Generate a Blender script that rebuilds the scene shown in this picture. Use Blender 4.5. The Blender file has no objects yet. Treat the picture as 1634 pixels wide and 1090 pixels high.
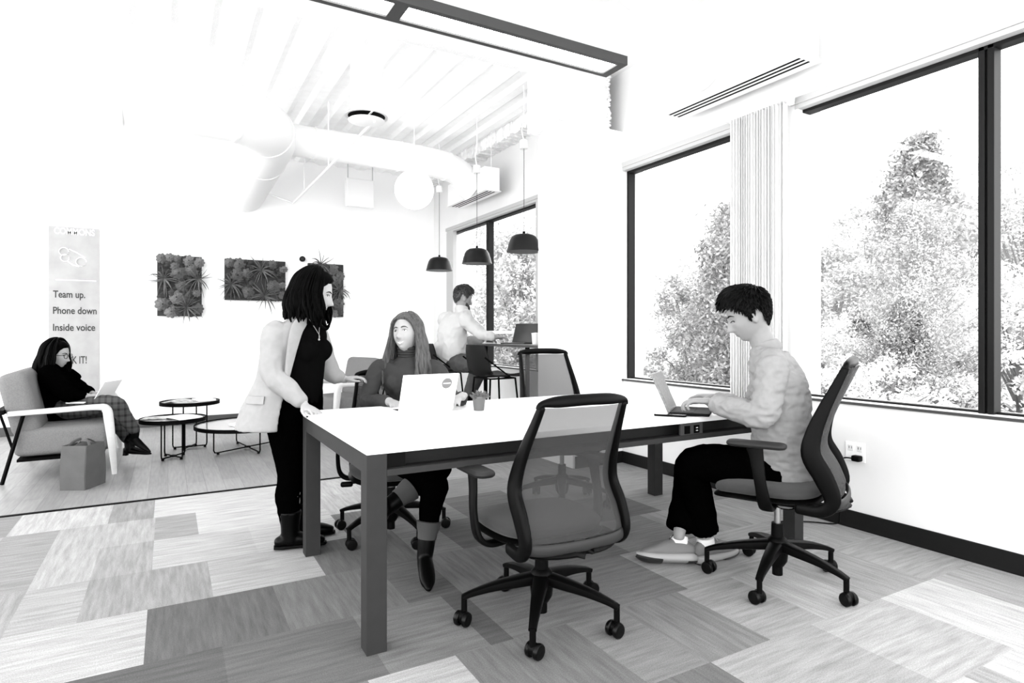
import bpy, math, random
from mathutils import Vector, Matrix, noise
V = Vector
PI = math.pi
C = bpy.context.scene.collection
SC = bpy.context.scene
random.seed(7)

# ------------------------------------------------------------------ camera, sky, exposure
FPX = 970.0; CAMH = 1.2
AZ = math.atan(549/970.)
FW = V((math.sin(AZ), math.cos(AZ), 0)); RT = V((math.cos(AZ), -math.sin(AZ), 0))
cam_d = bpy.data.cameras.new('camera'); cam = bpy.data.objects.new('camera', cam_d); C.objects.link(cam)
cam.location = (0, 0, CAMH); cam.rotation_euler = (PI/2, 0, -AZ)
cam_d.sensor_width = 36; cam_d.lens = 36*FPX/1634.; cam_d.shift_y = -14/1634.
cam_d.clip_start = 0.05; cam_d.clip_end = 200
SC.camera = cam
w = bpy.data.worlds.new('sky'); SC.world = w; w.use_nodes = True
w.node_tree.nodes['Background'].inputs[0].default_value = (1, 1, 1, 1)
w.node_tree.nodes['Background'].inputs[1].default_value = 1.45
SC.view_settings.view_transform = 'Standard'
try: SC.view_settings.look = 'None'
except Exception: pass
SC.view_settings.exposure = 2.06
SC.view_settings.gamma = 1.0
SC.view_settings.use_curve_mapping = False
try:
    SC.cycles.max_bounces = 10; SC.cycles.diffuse_bounces = 5; SC.cycles.transparent_max_bounces = 24
except Exception: pass

def PT(px, py, d):            # a point of the room seen at pixel (px, py) at depth d
    l = (px-817.)/FPX*d
    p = FW*d + RT*l
    return V((p.x, p.y, CAMH-(py-531.)*d/FPX))
def azdir(deg):               # horizontal direction, clockwise from the camera's heading
    a = math.radians(deg); return FW*math.cos(a) + RT*math.sin(a)

# ------------------------------------------------------------------ materials
MATS = {}
def mat(name, g, rough=0.6, metal=0.0, spec=0.5, bump=0.0, bscale=200., var=0.0, vscale=8., emit=0.0, coat=0.0, stretch=None, sheen=0.0):
    if name in MATS: return MATS[name]
    m = bpy.data.materials.new(name); m.use_nodes = True; nt = m.node_tree; b = nt.nodes['Principled BSDF']
    col = (g, g, g, 1) if not isinstance(g, tuple) else tuple(g)+(1,)
    b.inputs['Base Color'].default_value = col
    b.inputs['Roughness'].default_value = rough; b.inputs['Metallic'].default_value = metal
    b.inputs['Specular IOR Level'].default_value = spec
    if coat: b.inputs['Coat Weight'].default_value = coat
    if sheen: b.inputs['Sheen Weight'].default_value = sheen
    if emit:
        b.inputs['Emission Color'].default_value = (1, 1, 1, 1); b.inputs['Emission Strength'].default_value = emit
    if var or bump:
        tc = nt.nodes.new('ShaderNodeTexCoord')
        src = tc.outputs['Object']
        if stretch:
            mp = nt.nodes.new('ShaderNodeMapping'); mp.inputs['Scale'].default_value = stretch
            nt.links.new(src, mp.inputs[0]); src = mp.outputs[0]
    if var:
        n = nt.nodes.new('ShaderNodeTexNoise'); n.inputs['Scale'].default_value = vscale; n.inputs['Detail'].default_value = 5
        nt.links.new(src, n.inputs['Vector'])
        r = nt.nodes.new('ShaderNodeMapRange'); r.inputs[1].default_value = .3; r.inputs[2].default_value = .7
        r.inputs[3].default_value = 1-var; r.inputs[4].default_value = 1+var
        nt.links.new(n.outputs[0], r.inputs[0])
        mx = nt.nodes.new('ShaderNodeVectorMath'); mx.operation = 'MULTIPLY'; mx.inputs[0].default_value = col[:3]
        nt.links.new(r.outputs[0], mx.inputs[1]); nt.links.new(mx.outputs[0], b.inputs['Base Color'])
    if bump:
        n2 = nt.nodes.new('ShaderNodeTexNoise'); n2.inputs['Scale'].default_value = bscale; n2.inputs['Detail'].default_value = 3
        nt.links.new(src, n2.inputs['Vector'])
        bp = nt.nodes.new('ShaderNodeBump'); bp.inputs['Strength'].default_value = bump; bp.inputs['Distance'].default_value = .01
        nt.links.new(n2.outputs[0], bp.inputs['Height']); nt.links.new(bp.outputs[0], b.inputs['Normal'])
    MATS[name] = m
    return m
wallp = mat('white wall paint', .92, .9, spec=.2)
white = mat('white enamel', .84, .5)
wallw = mat('wall paint with backlit shade', .69, .9, spec=.2, var=.02, vscale=3)  # white wall paint darkened: backlit shade put into its colour
ductm = mat('white painted duct', .82, .6)
ceilm = mat('sprayed white ceiling', .90, .95, spec=.1, bump=.5, bscale=60, var=.03, vscale=14)
basem = mat('black vinyl base', .005, .6, spec=.15)
framem = mat('dark bronze window frame', .008, .5, spec=.1)
framel = mat('light window trim', .42, .6, spec=.2)
legm = mat('charcoal painted steel', .024, .6, spec=.1, var=.05, vscale=20)
blackp = mat('black plastic', .0015, .4, spec=.06)
blackm = mat('black matte metal', .002, .6, spec=.03)
blackw = mat('black caster rubber', .002, .3, spec=.12)
greyp = mat('grey plastic', .018, .5, spec=.2)
chrome = mat('grey steel', .35, .3, metal=.9)
topm = mat('white laminate', .88, .45)
topedge = mat('white laminate edge', .72, .5)
seatm = mat('dark grey seat fabric', .038, .95, spec=.05, bump=.25, bscale=500, sheen=.12)
linen = mat('light grey woven upholstery', .165, .95, spec=.1, bump=.4, bscale=260, var=.12, vscale=120)
ashw = mat('pale ash wood', .5, .5, var=.05, vscale=12, stretch=(1, 12, 12))
bagm = mat('grey tote felt', .085, .85, spec=.1, bump=.2, bscale=120, var=.08, vscale=10)
glassy = mat('coffee table top', .35, .15, spec=.6)
paper = mat('white paper', .85, .7)
paperg = mat('grey printed paper', .4, .6, var=.5, vscale=30)
alu = mat('white laptop shell', .82, .35)
alug = mat('grey laptop shell', .14, .4, var=.35, vscale=90)
keym = mat('black laptop keys', .004, .6, spec=.05)
scrm = mat('dark laptop screen', .05, .15)
stick = mat('grey round sticker', .13, .6)
potm = mat('grey ceramic pot', .10, .7)
succ = mat('grey green succulent', .075, .6, var=.4, vscale=60)
airp = mat('pale spiky air plant', .085, .6, var=.25, vscale=40)
airl = mat('light rosette plant', .12, .6, var=.3, vscale=50)
moss = mat('dark moss', .028, .95, var=.6, vscale=25, bump=.8, bscale=80)
mossd = mat('black planter frame', .010, .7)
barkm = mat('grey bark', .12, .9, var=.3, vscale=8)
skin = mat('skin', .30, .55, spec=.25, var=.03, vscale=30)
skinb = mat('lighter beard skin', .5, .5, spec=.3)  # even tone, lighter than the main skin; assigned to nothing
lipm = mat('lips', .2, .4)
eyew = mat('eye white', .75, .2)
iris = mat('dark iris', .01, .1)
teeth = mat('teeth', .85, .3)
hairk = mat('black hair', .0006, .5, spec=.02)
hairb = mat('brown hair', .055, .45, spec=.2, stretch=(1, 1, .08), var=.6, vscale=120)
hairm = mat('short dark hair', .0025, .55, spec=.06, var=.5, vscale=90)
blazer = mat('off white linen blazer', .25, .85, spec=.1, bump=.15, bscale=300, var=.05, vscale=25)
blackc = mat('black cloth', .0006, .95, spec=.0)
blackc2 = mat('black knit', .0018, .95, spec=.01)
greyknit = mat('grey ribbed turtleneck', .036, .9, spec=.1, bump=.3, bscale=400)
shirtw = mat('white shirt', .42, .85, spec=.1)
shirtm = mat('pale chambray shirt', .215, .85, spec=.1, bump=.12, bscale=300, var=.06, vscale=30)
trousg = mat('grey trousers', .05, .9, spec=.1, var=.2, vscale=14)
bootm = mat('black leather', .0008, .35, spec=.08)
sockg = mat('grey sock', .035, .9)
sockw = mat('white sock', .7, .9)
sneak = mat('grey knit sneaker', .13, .85, bump=.3, bscale=300)
solew = mat('light rubber sole', .25, .6)
solek = mat('black rubber sole', .01, .6)
gold = mat('thin pale necklace', .3, .4)

def plaid():
    m = bpy.data.materials.new('plaid trousers cloth'); m.use_nodes = True; nt = m.node_tree; b = nt.nodes['Principled BSDF']
    b.inputs['Roughness'].default_value = .9
    tc = nt.nodes.new('ShaderNodeTexCoord'); sx = nt.nodes.new('ShaderNodeSeparateXYZ'); nt.links.new(tc.outputs['Object'], sx.inputs[0])
    def wav(src, sc):
        a = nt.nodes.new('ShaderNodeMath'); a.operation = 'MULTIPLY'; a.inputs[1].default_value = sc; nt.links.new(src, a.inputs[0])
        s = nt.nodes.new('ShaderNodeMath'); s.operation = 'SINE'; nt.links.new(a.outputs[0], s.inputs[0])
        g = nt.nodes.new('ShaderNodeMath'); g.operation = 'GREATER_THAN'; g.inputs[1].default_value = .45; nt.links.new(s.outputs[0], g.inputs[0])
        return g.outputs[0]
    ad = nt.nodes.new('ShaderNodeMath'); ad.operation = 'ADD'
    nt.links.new(wav(sx.outputs[2], 110), ad.inputs[0]); nt.links.new(wav(sx.outputs[0], 130), ad.inputs[1])
    mr = nt.nodes.new('ShaderNodeMapRange'); mr.inputs[2].default_value = 2; mr.inputs[3].default_value = .05; mr.inputs[4].default_value = .004
    nt.links.new(ad.outputs[0], mr.inputs[0]); nt.links.new(mr.outputs[0], b.inputs['Base Color'])
    return m
plaidm = plaid()

def glass_mat():
    m = bpy.data.materials.new('window glass'); m.use_nodes = True; nt = m.node_tree
    for n in list(nt.nodes): nt.nodes.remove(n)
    o = nt.nodes.new('ShaderNodeOutputMaterial'); t = nt.nodes.new('ShaderNodeBsdfTransparent'); g = nt.nodes.new('ShaderNodeBsdfGlossy')
    g.inputs['Roughness'].default_value = 0.01; t.inputs[0].default_value = (.94, .94, .94, 1)
    lw = nt.nodes.new('ShaderNodeLayerWeight'); pw = nt.nodes.new('ShaderNodeMath'); pw.operation = 'POWER'; pw.inputs[1].default_value = 5
    mr = nt.nodes.new('ShaderNodeMapRange'); mr.inputs[3].default_value = .05; mr.inputs[4].default_value = .8
    nt.links.new(lw.outputs['Facing'], pw.inputs[0]); nt.links.new(pw.outputs[0], mr.inputs[0])
    mx = nt.nodes.new('ShaderNodeMixShader'); nt.links.new(mr.outputs[0], mx.inputs[0]); nt.links.new(t.outputs[0], mx.inputs[1]); nt.links.new(g.outputs[0], mx.inputs[2])
    nt.links.new(mx.outputs[0], o.inputs[0]); return m
glassm = glass_mat()
def mesh_mat(name, g, alpha):
    m = bpy.data.materials.new(name); m.use_nodes = True; b = m.node_tree.nodes['Principled BSDF']
    b.inputs['Base Color'].default_value = (g, g, g, 1); b.inputs['Roughness'].default_value = .8; b.inputs['Alpha'].default_value = alpha
    b.inputs['Specular IOR Level'].default_value = .2
    return m
netm = mesh_mat('sheer grey back mesh', .036, .80)
clearm = mesh_mat('eyeglass lens', .5, .12)

# ------------------------------------------------------------------ mesh helpers
def cat(pts, k=4):
    """Catmull-Rom resample of a list of tuples/vectors (any dimension)."""
    P = [(p,) if isinstance(p, (int, float)) else tuple(p) for p in pts]
    if len(P) < 3 or k <= 1: 
        return P
    out = []
    for i in range(len(P)-1):
        p0 = P[max(i-1, 0)]; p1 = P[i]; p2 = P[i+1]; p3 = P[min(i+2, len(P)-1)]
        for j in range(k):
            t = j/k; t2 = t*t; t3 = t2*t
            out.append(tuple(.5*((2*b)+(-a+c)*t+(2*a-5*b+4*c-d)*t2+(-a+3*b-3*c+d)*t3) for a, b, c, d in zip(p0, p1, p2, p3)))
    out.append(P[-1])
    return out

class MB:
    def __init__(s): s.v = []; s.f = []
    def add(s, vs, fs):
        o = len(s.v); s.v += [tuple(p) for p in vs]; s.f += [tuple(i+o for i in f) for f in fs]; return s
    def box(s, c, size, M=None):
        x, y, z = size[0]/2, size[1]/2, size[2]/2
        vs = [V((a*x, b*y, d*z)) for a in (-1, 1) for b in (-1, 1) for d in (-1, 1)]
        if M is not None: vs = [M @ p for p in vs]
        vs = [p+V(c) for p in vs]
        return s.add(vs, [(0, 1, 3, 2), (4, 6, 7, 5), (0, 4, 5, 1), (2, 3, 7, 6), (0, 2, 6, 4), (1, 5, 7, 3)])
    def bb(s, lo, hi):
        return s.box([(a+b)/2 for a, b in zip(lo, hi)], [b-a for a, b in zip(lo, hi)])
    def rings(s, rings, closed=False, caps=True):
        n = len(rings[0]); vs = [p for r in rings for p in r]; fs = []
        m = len(rings)
        for i in range(m-1 if not closed else m):
            for j in range(n):
                a = i*n+j; b = i*n+(j+1) % n; c = ((i+1) % m)*n+(j+1) % n; d = ((i+1) % m)*n+j
                fs.append((a, b, c, d))
        if caps and not closed:
            fs.append(tuple(range(n))[::-1]); fs.append(tuple((m-1)*n+j for j in range(n)))
        return s.add(vs, fs)
    def tube(s, pts, r, n=8, side=None, k=1, dome=False, closed=False, sq=None):
        """swept ellipse; r is a number, or per-point number / (rx, ry); sq -> superellipse power"""
        P = [V(p) for p in pts]
        if not isinstance(r, (list,)): r = [r]*len(P)
        R = [(q, q) if not isinstance(q, (tuple, list)) else tuple(q) for q in r]
        if k > 1 and len(P) > 2:
            P = [V(p) for p in cat(P, k)]; R = cat(R, k)
        if dome:
            def ext(P0, P1, r0):
                t = (P0-P1).normalized(); rr = min(r0)
                return [(P0+t*rr*math.sin(a), (r0[0]*math.cos(a), r0[1]*math.cos(a))) for a in (PI*.18, PI*.33, PI*.44, PI*.49)]
            st = ext(P[0], P[1], R[0]); en = ext(P[-1], P[-2], R[-1])
            P = [p for p, _ in st[::-1]]+P+[p for p, _ in en]; R = [q for _, q in st[::-1]]+list(R)+[q for _, q in en]
        rings = []; prev = None; m = len(P)
        for i in range(m):
            if closed: t = P[(i+1) % m]-P[i-1]
            else: t = P[min(i+1, m-1)]-P[max(i-1, 0)]
            if t.length < 1e-9: t = V((0, 0, 1))
            t.normalize()
            if side is not None:
                sd = side if not isinstance(side, list) else side[min(int(i*len(side)/m), len(side)-1)]
                x = V(sd)-t*V(sd).dot(t)
            elif prev is not None: x = prev-t*prev.dot(t)
            else:
                x = t.orthogonal()
            if x.length < 1e-6: x = t.orthogonal()
            x.normalize(); prev = x; y = t.cross(x)
            rx, ry = R[i]; ring = []
            for j in range(n):
                a = 2*PI*j/n; ca, sa = math.cos(a), math.sin(a)
                if sq:
                    ca = math.copysign(abs(ca)**(2/sq), ca); sa = math.copysign(abs(sa)**(2/sq), sa)
                ring.append(P[i]+x*rx*ca+y*ry*sa)
            rings.append(ring)
        return s.rings(rings, closed=closed)
    def lathe(s, prof, c=(0, 0, 0), n=24, M=None):
        rings = []
        for r, z in prof:
            ring = [V((r*math.cos(2*PI*j/n), r*math.sin(2*PI*j/n), z)) for j in range(n)]
            if M is not None: ring = [M @ p for p in ring]
            rings.append([p+V(c) for p in ring])
        return s.rings(rings)
    def ell(s, c, r, M=None, nu=16, nv=10):
        r = (r, r, r) if not isinstance(r, (tuple, list)) else r
        vs = []; fs = []
        for i in range(1, nv):
            th = PI*i/nv
            for j in range(nu):
                ph = 2*PI*j/nu; vs.append(V((r[0]*math.sin(th)*math.cos(ph), r[1]*math.sin(th)*math.sin(ph), r[2]*math.cos(th))))
        vs.append(V((0, 0, r[2]))); vs.append(V((0, 0, -r[2]))); T = len(vs)-2; B = len(vs)-1
        for i in range(nv-2):
            for j in range(nu):
                a = i*nu+j; b = i*nu+(j+1) % nu; fs.append((a, a+nu, b+nu, b))
        for j in range(nu):
            fs.append((T, j, (j+1) % nu)); q = (nv-2)*nu; fs.append((B, q+(j+1) % nu, q+j))
        if M is not None: vs = [M @ p for p in vs]
        return s.add([p+V(c) for p in vs], fs)
    def quad(s, a, b, c, d): return s.add([a, b, c, d], [(0, 1, 2, 3)])
    def rbox(s, c, size, r, M=None, n=24, zr=None):
        """cushion-like box: superellipse sections stacked in z"""
        X, Y, Z = size[0]/2, size[1]/2, size[2]/2; zr = zr or min(r, Z); rings = []
        steps = [(-Z, zr*1.0), (-Z+zr*.13, zr*.5), (-Z+zr*.5, zr*.13), (-Z+zr, 0), (Z-zr, 0), (Z-zr*.5, zr*.13), (Z-zr*.13, zr*.5), (Z, zr)]
        for z, ins in steps:
            ring = []
            x0, y0 = X-ins, Y-ins; rr = max(min(r, x0, y0)-ins*.5, .001)
            per = n//4
            for q, (sx, sy) in enumerate(((1, 1), (-1, 1), (-1, -1), (1, -1))):
                for j in range(per):
                    a = q*PI/2+PI/2*j/(per-1)
                    ring.append(V((sx*(x0-rr)+rr*math.cos(a), sy*(y0-rr)+rr*math.sin(a), z)))
            if M is not None: ring = [M @ p for p in ring]
            rings.append([p+V(c) for p in ring])
        return s.rings(rings)
    def build(s, name, m, parent=None, bevel=0, smooth=True, sub=0, kind=None, mats=None, fmat=None):
        me = bpy.data.meshes.new(name); me.from_pydata(s.v, [], s.f)
        if smooth: me.polygons.foreach_set('use_smooth', [True]*len(me.polygons))
        o = bpy.data.objects.new(name, me); C.objects.link(o)
        for q in ([m] if not mats else mats): me.materials.append(q)
        if fmat: me.polygons.foreach_set('material_index', fmat)
        me.update()
        if bevel:
            b = o.modifiers.new('b', 'BEVEL'); b.width = bevel; b.segments = 2; b.limit_method = 'ANGLE'; b.angle_limit = .6
        if sub:
            b = o.modifiers.new('s', 'SUBSURF'); b.levels = sub; b.render_levels = sub
        if smooth and not sub:
            try: me.set_sharp_from_angle(angle=.7)
            except Exception: pass
        if parent: o.parent = parent
        if kind: o['kind'] = kind
        return o
    def organic(s, name, m, parent=None, vox=.006, it=4, wr=0., wf=14., ws=(1, 1, 1), smooth_f=.6):
        """union of the overlapping volumes as one continuous surface"""
        me = bpy.data.meshes.new('tmp'); me.from_pydata(s.v, [], s.f); me.validate(); me.update()
        t = bpy.data.objects.new('tmp', me); C.objects.link(t)
        r = t.modifiers.new('r', 'REMESH'); r.mode = 'VOXEL'; r.voxel_size = vox; r.use_smooth_shade = True
        if it:
            q = t.modifiers.new('q', 'SMOOTH'); q.iterations = it; q.factor = smooth_f
        dg = bpy.context.evaluated_depsgraph_get()
        nm = bpy.data.meshes.new_from_object(t.evaluated_get(dg)); nm.name = name
        bpy.data.objects.remove(t); bpy.data.meshes.remove(me)
        if wr:
            n = len(nm.vertices); co = [0.]*(3*n); nm.vertices.foreach_get('co', co)
            for i, vt in enumerate(nm.vertices):
                p = V(co[3*i:3*i+3]); nn = vt.normal
                q = V((p.x*ws[0], p.y*ws[1], p.z*ws[2]))*wf
                a = noise.noise(q)+.5*noise.noise(q*2.1)
                d = (1-abs(a)*2.2)*wr
                co[3*i] += nn.x*d; co[3*i+1] += nn.y*d; co[3*i+2] += nn.z*d
            nm.vertices.foreach_set('co', co)
        nm.polygons.foreach_set('use_smooth', [True]*len(nm.polygons))
        nm.materials.clear(); nm.materials.append(m); nm.update()
        o = bpy.data.objects.new(name, nm); C.objects.link(o)
        if parent: o.parent = parent
        return o

def thing(name, label, cat_, loc=(0, 0, 0), rz=0, group=None):
    o = bpy.data.objects.new(name, None); C.objects.link(o); o.empty_display_size = .1
    o.location = loc; o.rotation_euler = (0, 0, rz); o['label'] = label; o['category'] = cat_
    if group: o['group'] = group
    return o
def tag(o, label, cat_, group=None):
    o['label'] = label; o['category'] = cat_
    if group: o['group'] = group
    return o
def rebase(root, at):
    """move a thing's origin to its base while its parts stay where they are"""
    at = V(at); root.location = at
    for ch in root.children:
        ch.location = ch.location-at
def fix_world(root, at):
    rebase(root, at)
def struct(mb, name, m, **k):
    return mb.build(name, m, kind='structure', **k)
def mount(o, M):              # bake a matrix into an object's mesh
    o.data.transform(M); o.data.update(); return o
# ------------------------------------------------------------------ carpet, wood floor
XW = 3.67; YB = 9.0; ZC = 3.62
def carpet():
    m = bpy.data.materials.new('carpet tile'); m.use_nodes = True; nt = m.node_tree; b = nt.nodes['Principled BSDF']
    b.inputs['Roughness'].default_value = .95; b.inputs['Specular IOR Level'].default_value = .15
    at = nt.nodes.new('ShaderNodeAttribute'); at.attribute_name = 'tone'
    sp = nt.nodes.new('ShaderNodeSeparateColor'); nt.links.new(at.outputs['Color'], sp.inputs[0])
    tc = nt.nodes.new('ShaderNodeTexCoord')
    def streak(sc, scale):
        mp = nt.nodes.new('ShaderNodeMapping'); mp.inputs['Scale'].default_value = sc; nt.links.new(tc.outputs['Object'], mp.inputs[0])
        n = nt.nodes.new('ShaderNodeTexNoise'); n.inputs['Scale'].default_value = scale; n.inputs['Detail'].default_value = 6; n.inputs['Roughness'].default_value = .65
        nt.links.new(mp.outputs[0], n.inputs['Vector']); return n.outputs[0]
    a = streak((.8, 9, 1), 4.5); c = streak((9, .8, 1), 4.5)
    mx = nt.nodes.new('ShaderNodeMix'); nt.links.new(sp.outputs[1], mx.inputs[0]); nt.links.new(a, mx.inputs[2]); nt.links.new(c, mx.inputs[3])
    fine = streak((1, 1, 1), 220)
    md = nt.nodes.new('ShaderNodeMapRange'); md.inputs[1].default_value = .3; md.inputs[2].default_value = .7; md.inputs[3].default_value = .76; md.inputs[4].default_value = 1.26
    nt.links.new(mx.outputs[0], md.inputs[0])
    mf = nt.nodes.new('ShaderNodeMapRange'); mf.inputs[1].default_value = .35; mf.inputs[2].default_value = .65; mf.inputs[3].default_value = .78; mf.inputs[4].default_value = 1.2
    nt.links.new(fine, mf.inputs[0])
    p = nt.nodes.new('ShaderNodeMath'); p.operation = 'MULTIPLY'; nt.links.new(md.outputs[0], p.inputs[0]); nt.links.new(mf.outputs[0], p.inputs[1])
    q = nt.nodes.new('ShaderNodeMath'); q.operation = 'MULTIPLY'; nt.links.new(p.outputs[0], q.inputs[0]); nt.links.new(sp.outputs[0], q.inputs[1])
    nt.links.new(q.outputs[0], b.inputs['Base Color'])
    bp = nt.nodes.new('ShaderNodeBump'); bp.inputs['Strength'].default_value = .3; bp.inputs['Distance'].default_value = .004
    nt.links.new(fine, bp.inputs['Height']); nt.links.new(bp.outputs[0], b.inputs['Normal'])
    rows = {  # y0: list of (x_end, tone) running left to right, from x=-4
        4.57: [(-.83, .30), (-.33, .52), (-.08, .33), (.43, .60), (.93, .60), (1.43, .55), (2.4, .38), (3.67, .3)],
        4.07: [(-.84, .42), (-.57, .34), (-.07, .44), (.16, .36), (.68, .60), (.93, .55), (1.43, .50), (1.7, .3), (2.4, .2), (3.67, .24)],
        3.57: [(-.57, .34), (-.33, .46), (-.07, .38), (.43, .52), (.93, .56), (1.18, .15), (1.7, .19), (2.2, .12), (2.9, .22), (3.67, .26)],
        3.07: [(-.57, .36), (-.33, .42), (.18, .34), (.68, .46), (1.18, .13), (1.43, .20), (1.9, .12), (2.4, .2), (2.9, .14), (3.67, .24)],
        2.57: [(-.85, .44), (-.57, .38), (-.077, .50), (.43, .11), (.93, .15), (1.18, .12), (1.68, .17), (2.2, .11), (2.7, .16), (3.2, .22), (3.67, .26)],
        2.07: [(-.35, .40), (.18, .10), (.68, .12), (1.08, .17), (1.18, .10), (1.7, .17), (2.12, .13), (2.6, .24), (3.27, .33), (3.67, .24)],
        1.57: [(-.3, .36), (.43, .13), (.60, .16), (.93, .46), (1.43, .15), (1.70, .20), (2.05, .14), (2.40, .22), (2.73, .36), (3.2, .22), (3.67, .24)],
        1.07: [(.2, .14), (.93, .40), (1.45, .17), (1.72, .14), (2.3, .40), (2.8, .48), (3.25, .62), (3.67, .45)],  # bright right-hand tones: window glare painted into the tiles
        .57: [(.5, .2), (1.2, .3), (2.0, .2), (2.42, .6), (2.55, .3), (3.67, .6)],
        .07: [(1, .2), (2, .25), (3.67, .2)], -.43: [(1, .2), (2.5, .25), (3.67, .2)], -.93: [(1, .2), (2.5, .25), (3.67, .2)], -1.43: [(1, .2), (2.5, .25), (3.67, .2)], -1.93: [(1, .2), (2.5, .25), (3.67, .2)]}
    mb = MB(); cols = []; rnd = random.Random(3)
    for y0, cells in rows.items():
        x = -4.0
        for xe, t in cells:
            k = 1 if xe-x > 1.2 else 0
            y1 = y0+.5 if y0 < 4.5 else 5.08
            mb.quad((x, y0, 0), (xe, y0, 0), (xe, y1, 0), (x, y1, 0)); cols.append((t*.62*(1.3 if t < .3 else 1)*(1.35 if x > 1.65 and y0 < 3 and t < .4 else 1), rnd.choice((0., 0., 1.)), 0, 1))  # right foreground tiles lightened further, floor glare painted into their tone
            x = xe
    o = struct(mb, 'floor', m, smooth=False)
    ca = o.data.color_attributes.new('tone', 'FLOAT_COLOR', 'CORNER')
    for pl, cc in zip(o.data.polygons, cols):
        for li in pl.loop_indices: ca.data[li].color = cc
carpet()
def wood():
    m = bpy.data.materials.new('pale wood planks'); m.use_nodes = True; nt = m.node_tree; b = nt.nodes['Principled BSDF']
    b.inputs['Roughness'].default_value = .38; b.inputs['Specular IOR Level'].default_value = .5
    tc = nt.nodes.new('ShaderNodeTexCoord'); mp = nt.nodes.new('ShaderNodeMapping'); mp.inputs['Rotation'].default_value = (0, 0, PI/2)
    nt.links.new(tc.outputs['Object'], mp.inputs[0])
    br = nt.nodes.new('ShaderNodeTexBrick'); br.inputs['Scale'].default_value = 1; br.inputs['Brick Width'].default_value = 1.1; br.inputs['Row Height'].default_value = .13
    br.inputs['Mortar Size'].default_value = .002; br.inputs['Color1'].default_value = (.25, .25, .25, 1); br.inputs['Color2'].default_value = (.19, .19, .19, 1); br.inputs['Mortar'].default_value = (.14, .14, .14, 1)
    nt.links.new(mp.outputs[0], br.inputs[0])
    mp2 = nt.nodes.new('ShaderNodeMapping'); mp2.inputs['Scale'].default_value = (14, 1.2, 1); nt.links.new(tc.outputs['Object'], mp2.inputs[0])
    n = nt.nodes.new('ShaderNodeTexNoise'); n.inputs['Scale'].default_value = 4; n.inputs['Detail'].default_value = 6; nt.links.new(mp2.outputs[0], n.inputs['Vector'])
    r = nt.nodes.new('ShaderNodeMapRange'); r.inputs[1].default_value = .3; r.inputs[2].default_value = .7; r.inputs[3].default_value = .82; r.inputs[4].default_value = 1.15; nt.links.new(n.outputs[0], r.inputs[0])
    mx = nt.nodes.new('ShaderNodeVectorMath'); mx.operation = 'MULTIPLY'; nt.links.new(br.outputs[0], mx.inputs[0]); nt.links.new(r.outputs[0], mx.inputs[1]); nt.links.new(mx.outputs[0], b.inputs['Base Color'])
    struct(MB().bb((-4, 5.08, -.1), (XW, YB, 0)), 'floor', m, smooth=False)
wood()
struct(MB().bb((-4, 5.06, -.02), (XW, 5.10, .004)), 'trim_1', blackm, smooth=False)

# ------------------------------------------------------------------ walls, windows, ceiling
ZS, ZH = .775, 2.73
WA = (3.09, 4.40); WB = (-1.2, 2.60); WF = (5.85, 8.46)
mb = MB()
mb.bb((XW, -2, -.3), (XW+.25, YB+.25, ZS)); mb.bb((XW, -2, ZH), (XW+.25, YB+.25, ZC+.2))
ys = [-2, WB[0], WB[1], WA[0], WA[1], WF[0], WF[1], YB+.25]
for i in range(0, 8, 2): mb.bb((XW, ys[i], ZS), (XW+.25, ys[i+1], ZH))
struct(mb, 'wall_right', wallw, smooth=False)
struct(MB().bb((-4, YB, -.3), (XW+.25, YB+.25, ZC+.2)), 'wall_back', wallp, smooth=False)
struct(MB().bb((XW-.014, -2, 0), (XW, 4.4, .106)), 'baseboard_right', basem, bevel=.003)
struct(MB().bb((XW-.014, 4.98, 0), (XW, YB, .106)), 'baseboard_right', basem, bevel=.003)
struct(MB().bb((-4, YB-.014, 0), (XW, YB, .106)), 'baseboard_back', mat('dark grey vinyl base', .05, .5), bevel=.003)
# pier beside the windows: boxed in below, bare column above
struct(MB().bb((3.106, 4.4, 0), (XW, 4.98, 3.065)), 'wall_pier', wallp, bevel=.004, smooth=False)
struct(MB().bb((3.13, 4.39, 0), (XW, 4.4, .106)), 'baseboard_pier', basem)
conc = mat('rough white painted concrete', .8, .95, spec=.1, bump=.8, bscale=35, var=.15, vscale=18)
mb = MB().bb((2.94, 4.42, 3.065), (3.50, 4.9, ZC+.1))
struct(mb, 'trim_2', conc, smooth=False)
rg = random.Random(4); mb = MB()
for i in range(34):
    z = 3.07+i*.0165; mb.ell((3.512+rg.uniform(-.012, .018), 4.425+rg.uniform(-.01, .01), z), (rg.uniform(.012, .03), .02, rg.uniform(.01, .022)), nu=8, nv=6)
struct(mb, 'trim_3', conc)
struct(MB().bb((3.50, 4.45, 3.065), (3.545, 4.47, ZC)), 'trim_5', mat('dark seam strip', .03, .95), smooth=False)  # dark strip along the seam between column and wall
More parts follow.
